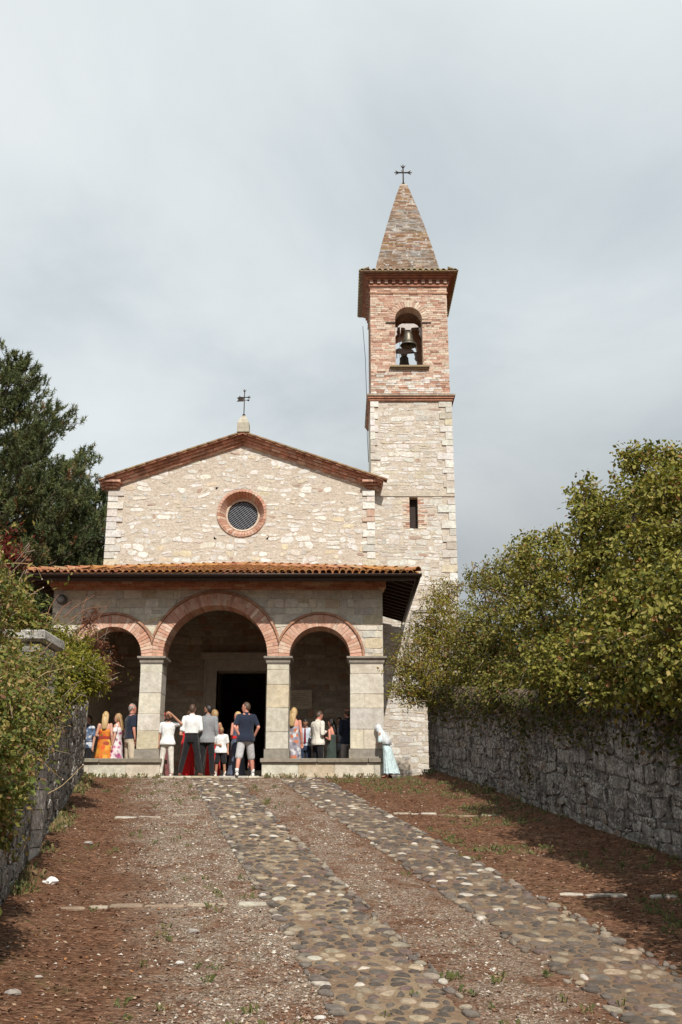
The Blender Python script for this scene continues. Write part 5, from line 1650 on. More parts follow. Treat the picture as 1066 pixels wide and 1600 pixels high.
# ivy trailing down the face of the retaining wall
def hanging(name, label, line, Y0, Y1, zt0, n, drop, leaf, pal, seed, face):
    rn_ = np.random.default_rng(seed); rs_ = random.Random(seed)
    Ym = (Y0 + Y1) / 2
    e_ = empty(name, (line(Ym), Ym, float(zpath(Ym)) + zt0 - drop), label=label, cat='climber')
    P_, D_ = [], []
    st = MB()
    for i in range(n):
        Y = Y0 + (Y1 - Y0) * rs_.random(); L = drop * (.25 + .75 * rs_.random() ** 1.8)
        x = line(Y) + face * .09; z0 = float(zpath(min(Y, 24.7))) + zt0
        pts = []
        for k in range(7):
            t = k / 6
            pts.append(Vector((x + face * (.10 + .30 * math.sin(PI * min(1, t * 1.2)) * rs_.random() * (1 - t * .7)), Y + (rs_.random() - .5) * .14, z0 + .12 - (L + .12) * t)))
        st.tube(pts, [.008, .007, .006, .005, .004, .003, .002], 4)
        for k in range(int(L / .035)):
            t = rs_.random() * 6; a = int(min(t, 5.99)); q_ = pts[a].lerp(pts[a + 1], t - a)
            P_.append(q_ + Vector((rs_.gauss(0, .05), rs_.gauss(0, .06), rs_.gauss(0, .05)))); D_.append((face, -.3, .1))
    st.build('stems', M_twig, e_, 'stuff')
    p_ = np.array(P_); d_ = np.array(D_, float)
    V, F, C = leaf_cloud(p_, d_, leaf * (.6 + .7 * rn_.random(len(p_))), colours(len(p_), pal, rn_), rn_, .8, .6, sun_face=.8)
    fast_mesh('leaves', V, F, C, M_leaf, e_)
    return e_
hanging('climber', 'dark trailing creeper hanging over the top of the right retaining wall', xr, 12.0, 24.8, 2.1, 300, .8, .085, PAL_IVY, 31, -1)
hanging('climber', 'narrow strand of green ivy running down the right wall face', xr, 18.35, 18.6, 2.1, 16, 2.1, .06, PAL_IVY, 32, -1)
hanging('climber', 'pale roots and twigs hanging from the far end of the right wall', xr, 24.6, 25.9, 2.1, 60, .5, .05, PAL_FINE, 33, -1)
# ---- left side
shrub('shrub', 'bright yellow green bush spilling over the left boundary wall toward the porch', (xl(17.5) - .5, 17.5, float(zpath(17.5)) + 1.3),
      [(110, 1024, 17.6, 32), (130, 1050, 17.4, 34), (96, 1066, 16.8, 40), (150, 1062, 17.6, 16), (100, 1088, 16.4, 26), (86, 1004, 17.2, 22), (146, 1044, 18.0, 14), (80, 1035, 16.4, 32), (120, 1072, 17.2, 22)],
      15000, .072, PAL_YG, 11, per=9, spread=.09, hole=.08, width=.40, twigs=110, stem_r=.03)
shrub('climber', 'tangled climber with pale buds and dry stems covering the near left wall', (xl(12.0) - .2, 12.0, float(zpath(12.0)) + 1.4),
      [(10, 1085, 11.2, 40), (34, 1120, 11.9, 36), (46, 1165, 12.0, 26), (14, 1180, 11.3, 38), (22, 1048, 12.3, 28), (4, 1245, 10.9, 26), (-40, 1120, 11.0, 60), (-40, 1240, 10.4, 50), (44, 1075, 12.6, 26), (74, 1105, 13.4, 18), (24, 1225, 11.6, 20), (16, 1020, 12.9, 22),
       (2, 1150, 9.4, 38), (-10, 1100, 9.0, 42), (10, 1205, 9.8, 26), (-16, 1180, 8.6, 44), (10, 1060, 10.2, 30), (-20, 1280, 9.0, 40), (-34, 1230, 8.2, 56), (76, 1066, 13.1, 18), (84, 1112, 13.2, 18), (68, 1150, 12.7, 17), (84, 1040, 13.6, 13), (62, 1035, 12.9, 16)],
      26000, .056, PAL_TANGLE, 12, cat='climber', per=7, spread=.11, hole=.16, width=.5, twigs=120, stem_r=.012, hs=2.2, tw_r=.005)
shrub('shrub', 'leafy green shrub standing behind the pier at the left edge', (xl(15) - 1.0, 15.0, float(zpath(15.0)) + 1.3),
      [(8, 935, 15.0, 26), (36, 966, 14.9, 18), (-8, 965, 14.8, 36), (56, 990, 15.2, 14), (-20, 920, 15.2, 26)],
      5200, .10, PAL_TANGLE, 13, hole=.12, width=.42, twigs=50, stem_r=.03)
shrub('shrub', 'small dry rust brown shrub in front of the left porch arch', (xl(20.5) - .2, 20.5, float(zpath(20.5)) + 1.3),
      [(150, 1002, 20.5, 17), (160, 1034, 20.5, 16), (140, 976, 20.6, 12), (132, 1010, 20.4, 15), (160, 1065, 20.3, 14), (146, 960, 20.7, 7)],
      2600, .055, PAL_RUST, 14, hole=.2, width=.35, twigs=50, stem_r=.012, per=6, spread=.07, tw_r=.006)
shrub('shrub', 'dark red leafed sprig poking up at the left edge below the pine', (xl(15.5) - 1.4, 15.5, float(zpath(15.5)) + 1.4),
      [(12, 860, 15.5, 13), (30, 868, 15.4, 10), (-4, 872, 15.5, 14), (18, 880, 15.4, 10)],
      1000, .08, [(3, (.14, .022, .018)), (1, (.09, .02, .018)), (1, (.18, .06, .03))], 15, hole=.1, width=.3, twigs=30, stem_r=.015)
shrub('shrub', 'near leafy branch leaning in at the left edge, above the pier cap', (xl(6.8) - .5, 6.8, float(zpath(6.8)) + 1.4),
      [(2, 928, 6.9, 34), (-40, 960, 6.9, 60), (26, 955, 7.2, 22), (-30, 900, 7.1, 44), (-80, 1010, 6.8, 70), (-20, 985, 7.4, 40), (-70, 880, 6.4, 60), (-110, 930, 6.0, 80)],
      7000, .048, PAL_TANGLE, 17, hole=.14, width=.40, twigs=50, stem_r=.02, spread=.07, per=6, sprigs=60, tw_r=.003)
# off-frame bushes on the garden wall that shade the lower left corner
shrub('climber', 'tangled climber on the garden wall, outside the left edge', (xl(8.5) - .2, 8.5, float(zpath(8.5)) + 1.6),
      [(-95, 1250, 8.8, 90), (-120, 1150, 9.3, 90), (-140, 1330, 8.0, 90), (-70, 1200, 9.8, 60), (-150, 1400, 7.2, 90)],
      5000, .08, PAL_TANGLE, 16, cat='climber', hole=.1, twigs=40, stem_r=.02)
# dry arching stems
def arcs(name, label, lines, mat, r, buds=None, cat='stem'):
    e_ = empty(name, P(*lines[0][0]), label=label, cat=cat)
    for ln in lines:
        pts = [P(*q_) for q_ in ln]
        # smooth it
        sm = []
        for i in range(len(pts) - 1):
            p0 = pts[max(i - 1, 0)]; p1 = pts[i]; p2 = pts[i + 1]; p3 = pts[min(i + 2, len(pts) - 1)]
            for k in range(5):
                t = k / 5
                sm.append(.5 * ((2 * p1) + (p2 - p0) * t + (2 * p0 - 5 * p1 + 4 * p2 - p3) * t * t + (3 * p1 - p0 - 3 * p2 + p3) * t ** 3))
        sm.append(pts[-1])
        m = MB(); m.tube(sm, [r * (1 - .6 * i / len(sm)) for i in range(len(sm))], 5); s_ = m.build('stem', mat, e_)
        if buds:
            b_ = MB(); lump(b_, sm[-1], .009, .009, .011, rng, (1, 1, 1), 7, .2); b_.build('bud', buds, s_)
    return e_
M_bud = plain_mat('pale bud', (.62, .50, .42), .7)
arcs('dry_stems', 'long dry straw stems arching over the left wall climber',
     [[(-30, 1050, 10.8), (20, 1048, 11.0), (62, 1068, 11.3), (88, 1095, 11.6), (94, 1112, 11.7)],
      [(-30, 1080, 10.8), (10, 1052, 11.0), (50, 1062, 11.2), (75, 1050, 11.4), (115, 1042, 11.8)],
      [(-30, 1100, 10.6), (0, 1060, 10.8), (28, 1056, 11.0), (60, 1075, 11.2), (66, 1110, 11.3)],
      [(20, 1115, 11.2), (45, 1160, 11.4), (72, 1195, 11.6), (98, 1218, 11.9)],
      [(-20, 1160, 11.0), (12, 1200, 11.2), (40, 1236, 11.5)],
      [(-30, 1110, 10.7), (0, 1072, 10.9), (18, 1064, 11.0), (45, 1050, 11.2)],
      [(-20, 1130, 10.8), (10, 1098, 11.0), (30, 1088, 11.1), (52, 1098, 11.3)],
      [(-20, 1168, 10.8), (5, 1165, 10.9), (22, 1172, 11.0), (34, 1178, 11.1)],
      [(-20, 1150, 10.8), (10, 1160, 11.0), (28, 1155, 11.1), (50, 1152, 11.3)],
      [(0, 1195, 11.0), (20, 1230, 11.1), (38, 1242, 11.3)],
      [(10, 960, 14.6), (40, 935, 14.7), (68, 918, 14.8)],
      [(-10, 882, 14.6), (30, 880, 14.7), (55, 885, 14.8), (66, 905, 14.9)],
      [(75, 1240, 12.2), (100, 1225, 12.6), (130, 1195, 13.2)]],
     M_drystem, .0062, M_bud)
arcs('dry_stems', 'rust coloured dry stalks rising before the left porch arch',
     [[(100, 965, 20.0), (118, 948, 20.1), (148, 930, 20.3)], [(110, 970, 20.0), (135, 952, 20.2), (168, 948, 20.4)], [(128, 975, 20.2), (130, 950, 20.2), (137, 932, 20.3)],
      [(85, 975, 19.6), (98, 950, 19.7), (112, 940, 19.8)], [(70, 985, 19.6), (78, 950, 19.7), (92, 930, 19.8)], [(140, 985, 20.4), (160, 958, 20.5), (172, 940, 20.5)]],
     plain_mat('rust stalk', (.22, .10, .055), .8), .010)

# ---- pines behind the church on the left
def pine(label, base, height, crown0, rmax, seed, nb=150, top_pow=.8, tuft=.30, K=30):
    rs_ = random.Random(seed); rn_ = np.random.default_rng(seed)
    base = Vector(base)
    e_ = empty('pine_tree', base, label=label, cat='tree', group='pines left of the church')
    tr = MB(); tr.tube([base + Vector((0, 0, height * k / 8)) + Vector(((rs_.random() - .5) * .2, (rs_.random() - .5) * .2, 0)) * (k > 0) for k in range(9)], [.30 * (1 - k / 8) + .03 for k in range(9)], 10)
    tr.build('trunk', M_bark, e_)
    lm = MB(); T, D = [], []
    for i in range(nb):
        f = (i + rs_.random()) / nb
        f = min(.995, (math.floor(f * 15) + .30 * rs_.random()) / 15 + .01)
        z = crown0 + (height - crown0) * f
        rr = rmax * (1 - f) ** top_pow * (.72 + .4 * rs_.random()) + .25
        if f < .12: rr *= .75
        a = i * 2.399 + rs_.random() * .5
        dr = Vector((math.cos(a), math.sin(a), 0))
        lift = .10 + .35 * f
        pts = [base + Vector((0, 0, z)) + dr * (rr * t) + Vector((0, 0, rr * (lift * t + .22 * t * t - .10 * math.sin(PI * t)))) for t in (0, .25, .5, .75, 1)]
        lm.tube(pts, [.055 * (1 - f * .6), .042, .03, .02, .01], 5)
        side = Vector((-dr.y, dr.x, 0))
        nbr = max(4, int(rr * 5.5))
        for k in range(nbr):
            t = .22 + .78 * (k + rs_.random()) / nbr
            q_ = pts[min(int(t * 4), 3)].lerp(pts[min(int(t * 4) + 1, 4)], t * 4 - min(int(t * 4), 3))
            sgn = 1 if k % 2 else -1
            L = (.32 + .5 * rs_.random()) * (1.15 - t * .55) * min(1.3, rr / 2 + .3)
            d = (dr * (.55 + .3 * rs_.random()) + side * sgn * (.9 * rs_.random() + .15) + Vector((0, 0, .25 + .4 * rs_.random()))).normalized()
            lm.tube([q_, q_ + d * L * .6, q_ + d * L + Vector((0, 0, .10 * L))], [.014, .01, .006], 4)
            for s_ in range(4):
                tt = .45 + .55 * (s_ + rs_.random()) / 4
                p = q_ + d * L * tt + Vector((rs_.gauss(0, .06), rs_.gauss(0, .06), rs_.gauss(0, .05)))
                T.append(p); D.append((d * .45 + Vector((0, 0, .95)) + Vector((rs_.gauss(0, .28), rs_.gauss(0, .28), 0))).normalized())
    lm.build('limbs', M_bark, e_, 'stuff')
    T = np.array(T); D = np.array(D); n = len(T)
    # each shoot: K needles swept round its axis
    u = rn_.random((n, K, 1))
    org = T[:, None, :] + D[:, None, :] * u * tuft * 1.0
    ax = unit((D[:, None, :] * (.35 + .5 * u) + rn_.normal(size=(n, K, 3)) * .60).reshape(-1, 3)).reshape(n, K, 3)
    tip = org + ax * tuft * (.42 + .2 * rn_.random((n, K, 1)))
    sd = unit(np.cross(ax.reshape(-1, 3), rn_.normal(size=(n * K, 3)))).reshape(n, K, 3) * .017
    V = np.stack([org - sd, org + sd, tip], 2).reshape(-1, 3)
    F = np.arange(n * K * 3).reshape(-1, 3)
    shoot = colours(n, [(4, (.100, .122, .048)), (3, (.072, .094, .042)), (2.4, (.138, .152, .056)), (.5, (.19, .16, .065)), (.14, (.26, .13, .065))], rn_)
    C = np.repeat(shoot, K, axis=0) * (1 + .3 * (rn_.random((n * K, 1)) - .5))
    fast_mesh('crown', V, F, C, M_needle, e_)
    return e_
pine('large dark pine at the left edge, nearest of the pines', (-12.3, 33.0, .8), 14.7, 2.6, 5.6, 51, nb=150, top_pow=.70)
pine('lower pine close beside the church corner', (-9.6, 37.5, .8), 11.4, 2.5, 3.4, 52, nb=110, top_pow=.6)
pine('pine with pale gaps, between and behind the two darker ones', (-13.0, 41.0, .8), 13.8, 2.5, 4.6, 53, nb=100, top_pow=.6)
# ================================================================== people
def skin_mat(name, col):
    m, nt, b = newmat(name); N = NT(nt)
    c = N.mix(1.0, col, N.ramp(N.noise(18, 4, .6, vec=N.obj()), [(.3, .9), (.7, 1.08)]), 'MULTIPLY')
    N.l(c, b.inputs['Base Color']); b.inputs['Roughness'].default_value = .55; b.inputs['Specular IOR Level'].default_value = .35
    b.inputs['Subsurface Weight'].default_value = .08; b.inputs['Subsurface Radius'].default_value = (.01, .004, .002)
    return m
SK_FAIR = skin_mat('fair skin', (.56, .31, .225)); SK_TAN = skin_mat('tanned skin', (.40, .20, .125)); SK_PINK = skin_mat('sunburnt skin', (.58, .26, .19)); SK_DARK = skin_mat('dark skin', (.10, .05, .033))
_cl = {}
def cloth(col, rough=.85):
    k = (col, rough)
    if k not in _cl:
        m, nt, b = newmat('cloth'); N = NT(nt)
        g = N.noise(7, 5, .6, vec=N.obj())
        c = N.mix(1.0, col, N.ramp(g, [(.3, .86), (.7, 1.1)]), 'MULTIPLY')
        N.l(c, b.inputs['Base Color']); b.inputs['Roughness'].default_value = rough; b.inputs['Specular IOR Level'].default_value = .2
        b.inputs['Sheen Weight'].default_value = .15
        N.bump(N.noise(9, 4, .6, vec=N.obj(), squash=(1, 1, .45)), .9, .05, b)
        _cl[k] = m
    return _cl[k]
def floral(name, cols, scale=11):
    m, nt, b = newmat(name); N = NT(nt)
    wv = N.n('ShaderNodeVectorMath', operation='ADD'); N.l(N.obj(), wv.inputs[0])
    nz = N.noise(5, 3, .6, vec=N.obj(), out='Color'); sc = N.n('ShaderNodeVectorMath', operation='SCALE'); sc.inputs['Scale'].default_value = .12; N.l(nz, sc.inputs[0]); N.l(sc.outputs[0], wv.inputs[1])
    v = N.n('ShaderNodeTexVoronoi'); v.inputs['Scale'].default_value = scale; N.l(wv.outputs[0], v.inputs['Vector'])
    sp = N.n('ShaderNodeSeparateColor'); N.l(v.outputs['Color'], sp.inputs[0])
    c = N.ramp(sp.outputs[0], [(i / len(cols), q_) for i, q_ in enumerate(cols)], 'CONSTANT')
    c = N.mix(N.ramp(v.outputs['Distance'], [(.42, 0.0), (.62, .8)]), c, cols[0])
    N.l(c, b.inputs['Base Color']); b.inputs['Roughness'].default_value = .8
    return m
def hair_mat(name, col):
    m, nt, b = newmat(name); N = NT(nt)
    g = N.noise(30, 4, .6, vec=N.obj(), squash=(1, 1, .18))
    N.l(N.mix(1.0, col, N.ramp(g, [(.3, .6), (.7, 1.3)]), 'MULTIPLY'), b.inputs['Base Color']); b.inputs['Roughness'].default_value = .5
    N.bump(g, .8, .015, b)
    return m
H_BLOND = hair_mat('blonde hair', (.52, .35, .16)); H_LBLOND = hair_mat('dark blonde hair', (.36, .22, .10)); H_BROWN = hair_mat('brown hair', (.075, .042, .026)); H_BLACK = hair_mat('black hair', (.016, .012, .011)); H_GREY = hair_mat('grey hair', (.26, .23, .21))
M_eye = plain_mat('eye', (.02, .015, .012), .3); M_lip = plain_mat('lips', (.34, .11, .09), .6)

def ell(c, rx, ry, n=20, ph=0, pleat=0, np_=0):
    return [Vector((c[0] + rx * (1 + pleat * math.sin(np_ * a)) * math.cos(a), c[1] + ry * (1 + pleat * math.sin(np_ * a)) * math.sin(a), c[2])) for a in [2 * PI * k / n + ph for k in range(n)]]
def limb(mb, p0, p1, r0, r1, n=10):
    p0, p1 = Vector(p0), Vector(p1); d = (p1 - p0)
    L = d.length; d = d / max(L, 1e-6)
    pts = []; rad = []
    for k in range(4):
        a = PI / 2 * k / 4; pts.append(p0 - d * r0 * math.cos(a)); rad.append(max(r0 * math.sin(a), r0 * .12))
    for k in range(5): t = k / 4; pts.append(p0.lerp(p1, t)); rad.append(r0 + (r1 - r0) * t)
    for k in range(1, 5):
        a = PI / 2 * k / 4; pts.append(p1 + d * r1 * math.sin(a)); rad.append(max(r1 * math.cos(a), r1 * .12))
    mb.tube(pts, rad, n)
def fuse(name, mb, mat, parent, voxel, ratio=None, smooth=4):
    """one continuous skin over overlapping volumes"""
    me = bpy.data.meshes.new('tmp'); me.from_pydata(mb.v, [], mb.f); me.update()
    ob = bpy.data.objects.new('tmp', me); COL.objects.link(ob)
    md = ob.modifiers.new('r', 'REMESH'); md.mode = 'VOXEL'; md.voxel_size = voxel
    if smooth: ms = ob.modifiers.new('s', 'SMOOTH'); ms.iterations = smooth; ms.factor = .5
    if ratio: mdc = ob.modifiers.new('d', 'DECIMATE'); mdc.ratio = ratio
    dg = bpy.context.evaluated_depsgraph_get()
    out = bpy.data.meshes.new_from_object(ob.evaluated_get(dg))
    bpy.data.objects.remove(ob); bpy.data.meshes.remove(me)
    out.name = name
    out.materials.clear(); out.materials.append(mat)
    out.polygons.foreach_set('use_smooth', np.ones(len(out.polygons), dtype=bool))
    return link(name, out, parent)

TOR_M = [(.80, .150, .105), (.90, .168, .118), (1.00, .152, .108), (1.09, .146, .105), (1.20, .162, .112), (1.31, .180, .118), (1.39, .172, .104), (1.44, .115, .080), (1.49, .058, .060)]
TOR_F = [(.80, .160, .115), (.90, .172, .122), (1.00, .142, .104), (1.08, .124, .094), (1.19, .138, .108), (1.29, .152, .122), (1.37, .150, .096), (1.43, .100, .072), (1.48, .047, .050)]
def person(pos, H, rz, label, skin=SK_FAIR, sex='m', hair=('short', H_BROWN), top=None, bottom=None, shoes=(.03, .025, .02), arms=('down', 'down'),
           yaw=0, nod=0, stride=0.0, spread=.10, lean=(0, 0), extra=(), girth=1.0, group='wedding guests at the church', visible_face=True):
    s = H / 1.75
    e_ = empty('person', pos, rz, label=label, cat='person', group=group); LOCAL.add(e_.name); e_.scale = (s, s, s)
    tor = TOR_M if sex == 'm' else TOR_F
    def sh(p):                                       # lean above the hips
        p = Vector(p); k = max(0, p.z - .90)
        return Vector((p.x + lean[0] * k, p.y + lean[1] * k, p.z))
    def trings(g, z0, z1, flare=0.0, n=24):
        rr = [t for t in tor if z0 <= t[0] <= z1]
        def at(z):
            for (a, b) in zip(tor[:-1], tor[1:]):
                if a[0] <= z <= b[0]:
                    t = (z - a[0]) / (b[0] - a[0]); return (z, a[1] + (b[1] - a[1]) * t, a[2] + (b[2] - a[2]) * t)
            return (z,) + (tor[0] if z < tor[0][0] else tor[-1])[1:]
        rr = [at(z0)] + [t for t in rr if z0 + .01 < t[0] < z1 - .01] + [at(z1)]
        out = []
        for z, rx, ry in rr:
            f = flare * max(0, (1.05 - z)) ; c = sh((0, 0, z))
            out.append(ell((c.x, c.y, z), rx * girth + g + f, ry * girth + g + f, n))
        return out
    B = MB()
    B.loft(trings(0, .80, 1.49), True)
    sw = .188 if sex == 'm' else .162
    # legs
    legs = []
    for sd_ in (-1, 1):
        hip = Vector((sd_ * .088, 0, .86)); st = stride * sd_
        kn = Vector((sd_ * (.088 + spread * .25), st * .5 + .02, .48)); an = Vector((sd_ * (.08 + spread * .5), st, .085))
        legs.append((hip, kn, an))
        limb(B, hip, kn, .082, .056); limb(B, kn, (kn + an) / 2 + Vector((0, -.012, .03)), .055, .054); limb(B, (kn + an) / 2 + Vector((0, -.012, .03)), an, .054, .036)
        limb(B, an + Vector((0, -.03, -.04)), an + Vector((sd_ * .02, .13, -.055)), .034, .028)
    # arms with hands
    A_ = []
    for sd_, kind in zip((-1, 1), arms):
        S_ = sh((sd_ * sw, -.005, 1.395))
        if isinstance(kind, tuple): E_, W_ = Vector(kind[0]), Vector(kind[1])
        else:
            E_ = S_ + Vector((sd_ * .055, -.03, -.275))
            W_ = E_ + {'down': Vector((sd_ * .01, .05, -.245)), 'front': Vector((-sd_ * .17, .17, -.04)), 'phone': Vector((-sd_ * .13, .20, .07)), 'back': Vector((-sd_ * .17, -.10, -.14)), 'pocket': Vector((-sd_ * .045, .07, -.22)), 'hip': Vector((-sd_ * .10, -.02, -.20))}[kind]
            if kind in ('hip', 'pocket'): E_ += Vector((sd_ * .05, -.05, .02))
        A_.append((S_, E_, W_))
        limb(B, S_, E_, .047, .039); limb(B, E_, W_, .040, .027)
        d = (W_ - E_).normalized()
        if kind == 'shade' or (isinstance(kind, tuple) and len(kind) > 2): d = Vector(kind[2]).normalized() if isinstance(kind, tuple) else d
        ref = Vector((0, 1, 0)) if abs(d.y) < .8 else Vector((0, 0, 1))
        sidev = d.cross(ref).normalized(); nv_ = sidev.cross(d).normalized()
        K0 = W_ + d * .085
        B.loft([[c + sidev * (math.cos(a) * w) + nv_ * (math.sin(a) * .015) for a in [2 * PI * k / 10 for k in range(10)]] for c, w in ((W_ - d * .01, .024), (W_ + d * .04, .038), (K0, .040), (K0 + d * .008, .034))], True)
        for j, (o_, L) in enumerate(((-.030, .062), (-.010, .074), (.010, .070), (.029, .055))):
            b0 = K0 + sidev * o_ - d * .012; m1 = b0 + d * L * .55 + nv_ * -.010; t1 = m1 + d * L * .42 + nv_ * -.026
            limb(B, b0, m1, .0098, .0092, 6); limb(B, m1, t1, .0092, .0080, 6)
        tb = W_ + d * .03 + sidev * (-sd_ * .030); tm = tb + d * .032 + sidev * (-sd_ * .024) - nv_ * .01; te = tm + d * .030 - nv_ * .012
        limb(B, tb, tm, .0125, .011, 6); limb(B, tm, te, .0105, .0088, 6)
    # neck and head
    HC = sh((0, .012, 1.622)); q_ = Quaternion((0, 0, 1), yaw) @ Quaternion((1, 0, 0), -nod)
    nb = sh((0, -.005, 1.46))
    piv = sh((0, 0, 1.53))
    def hd(p): return piv + q_ @ (Vector(p) + (HC - piv))
    limb(B, nb, hd((0, -.02, -.06)), .056 if sex == 'm' else .047, .052 if sex == 'm' else .044)
    HR = [(-.118, .026, .026, .056), (-.106, .042, .044, .044), (-.08, .056, .066, .022), (-.045, .066, .084, .008), (-.005, .073, .094, .0), (.04, .0765, .099, -.006), (.075, .070, .090, -.010), (.102, .050, .064, -.012), (.116, .022, .03, -.012)]
    B.loft([[hd((rx * math.cos(a), oy + ry * math.sin(a), z)) for a in [2 * PI * k / 20 for k in range(20)]] for z, rx, ry, oy in HR], True)
    limb(B, hd((0, .088, .012)), hd((0, .108, -.024)), .010, .015, 8)
    for sd_ in (-1, 1):
        limb(B, hd((sd_ * .074, -.012, .01)), hd((sd_ * .077, -.006, -.028)), .016, .011, 8)
        limb(B, hd((sd_ * .026, .084, .026)), hd((sd_ * .05, .072, .024)), .010, .008, 6)
    fuse('body', B, skin, e_, .0105, .28, 3)
    for sd_ in (-1, 1):
        m = MB(); lump(m, hd((sd_ * .031, .090, .006)), .011, .008, .007, rng, (1, 1, 1), 8, 0); m.build('eye', M_eye, e_)
    m = MB(); limb(m, hd((-.018, .092, -.062)), hd((.018, .092, -.062)), .007, .007, 6); m.build('mouth', M_lip, e_)
    # hair
    style, hm = hair
    if style:
        V_, F_ = [], []; nu, nvv = 28, 14
        sc_ = {'short': 1.075, 'thin': 1.045, 'long': 1.13, 'curly': 1.22, 'bun': 1.09, 'up': 1.12}.get(style, 1.08)
        for j in range(nvv + 1):
            th = PI * .80 * j / nvv
            for i in range(nu):
                a = 2 * PI * i / nu
                front = max(0, math.sin(a)); back = max(0, -math.sin(a))
                lim = .80 * PI * (.40 + .0 * front) if front > .35 else .80 * PI * (.62 + .36 * back)
                if style in ('long', 'curly') and front <= .35: lim = .80 * PI * 1.0
                if style == 'thin': lim *= .92
                t2 = min(th, lim)
                jitter = 1 + (rng.random() - .5) * (.10 if style == 'curly' else .03)
                z = .118 * math.cos(t2) * sc_ * jitter; r_ = math.sin(t2)
                inset = .985 if th > lim else 1.0
                V_.append(hd((.0765 * sc_ * r_ * math.cos(a) * inset * jitter, -.008 + .099 * sc_ * r_ * math.sin(a) * inset * jitter, z + .008)))
        for j in range(nvv):
            for i in range(nu):
                k = (i + 1) % nu; F_.append((j * nu + i, (j + 1) * nu + i, (j + 1) * nu + k, j * nu + k))
        hmb = MB(); hmb.add(V_, F_, (1, 1, 1), True)
        if style == 'long':
            rg = []
            for t in [i / 8 for i in range(9)]:
                z = .06 - .42 * t; w = .085 + .018 * math.sin(PI * t) - .03 * t; y = -.060 - .05 * math.sin(PI * t * .6)
                c = hd((0, y, z)) if z > -.08 else sh((0, 0, 0)) + Vector((hd((0, y, -.08)).x, hd((0, y, -.08)).y - (.03 * t), hd((0, y, -.08)).z + (z + .08)))
                rg.append([c + q_ @ Vector((w * math.cos(a) * (1 + .05 * math.sin(9 * a)), .042 * math.sin(a) * (1 + .05 * math.sin(7 * a)), 0)) for a in [2 * PI * k / 22 for k in range(22)]])
            hmb.loft(rg, True)
        if style == 'bun': lump(hmb, hd((0, -.035, .135)), .038, .038, .036, rng, (1, 1, 1), 10, .12)
        if style == 'up': lump(hmb, hd((0, -.10, .05)), .055, .05, .05, rng, (1, 1, 1), 10, .15)
        hmb.build('hair', hm, e_)
    # clothes
    if top:
        kind = top['kind']; mt = top['mat']
        C_ = MB()
        hem = top.get('hem', .84)
        if kind in ('shirt', 'jacket', 'tee'):
            g = .016 if kind != 'jacket' else .026
            C_.loft(trings(g, hem, 1.445, top.get('flare', .05)), True)
            for (S_, E_, W_) in A_:
                long_ = kind != 'tee'
                d = (E_ - S_)
                limb(C_, S_ - d * .02 + Vector((0, 0, .0)), S_ + d * (.72 if not long_ else 1.0), .066 if kind != 'jacket' else .072, .060 if not long_ else .054)
                limb(C_, S_ + Vector((-S_.x * .45, 0, .022)), S_, .062, .066)
                if long_: limb(C_, E_, E_.lerp(W_, .97 if not top.get('rolled') else .35), .056, .042)
            sho = fuse('shirt' if kind != 'jacket' else 'jacket', C_, mt, e_, .015, None, 2)
            cb = MB(); c0 = sh((0, 0, 1.475))
            cb.loft([ell((sh((0, 0, z)).x, sh((0, 0, z)).y - .006, z), r_, r_ * 1.02, 18) for z, r_ in ((1.44, .086), (1.475, .072), (1.505, .066))], False); cb.build('collar', mt, e_)
        if top.get('tie'):
            t_ = MB(); yy = .118
            t_.prism([(-.018, 1.44), (.018, 1.44), (.028, 1.15), (.034, 1.05), (0, 1.0), (-.034, 1.05), (-.028, 1.15)], frame((0, yy + .045, 0), (-1, 0, 0), (0, 0, 1), (0, 1, 0)), -.03, .004); t_.build('tie', cloth(top['tie'], .5), e_)
        if kind == 'jacket':
            l_ = MB()
            for sd_ in (-1, 1):
                l_.prism([(sd_ * .02, 1.12), (sd_ * .045, 1.12), (sd_ * .10, 1.36), (sd_ * .06, 1.44), (sd_ * .035, 1.42)], frame(sh((0, 0, 1.2)) * 0 + Vector((0, .125, 0)), (1, 0, 0), (0, 0, 1), (0, 1, 0)), -.02, .025)
            l_.build('lapel', mt, e_)
    if bottom:
        kind = bottom['kind']; mt = bottom['mat']; C_ = MB()
        if kind in ('trousers', 'shorts'):
            C_.loft(trings(.010, .80, 1.03), True)
            for hip, kn, an in legs:
                if kind == 'trousers':
                    limb(C_, hip, kn, .098, .074); limb(C_, kn, an + Vector((0, -.005, .01)), .074, .058)
                else:
                    k2 = hip.lerp(kn, bottom.get('len', .92)); limb(C_, hip, k2, .104, .094)
            fuse('trousers' if kind == 'trousers' else 'shorts', C_, mt, e_, .015, None, 2)
            bl_ = MB(); bl_.loft([[v_ for v_ in r_] for r_ in trings(.018, 1.0, 1.035)], False); bl_.build('belt', cloth((.03, .02, .015), .5), e_)
        elif kind in ('dress', 'gown', 'skirt'):
            z0 = bottom.get('z0', .06); z1 = {'dress': 1.36, 'gown': 1.27, 'skirt': 1.03}[kind]
            rr = []
            n = 56; npl = bottom.get('pleats', 13); hw = bottom.get('hem', .27)
            for z in [z0, z0 + .02, .2, .35, .5, .65, .78]:
                if z < z0 and z != z0: continue
                t = (z - z0) / (.88 - z0); w = hw * (1 - t) + .175 * t; sx_ = bottom.get('sweep', (0, 0))
                rr.append([Vector((p.x + sx_[0] * (1 - t), p.y + sx_[1] * (1 - t), p.z + (.02 * math.sin(npl * .5 * k / n * 6.28) if z == z0 else 0))) for k, p in enumerate(ell((0, 0, z), w, w * .82, n, 0, .075 * (1 - t), npl))])
            rr += [[p for p in r_] for r_ in trings(.018, .90, z1, 0, n)]
            C_.loft(rr, True); C_.build('dress' if kind != 'skirt' else 'skirt', mt, e_)
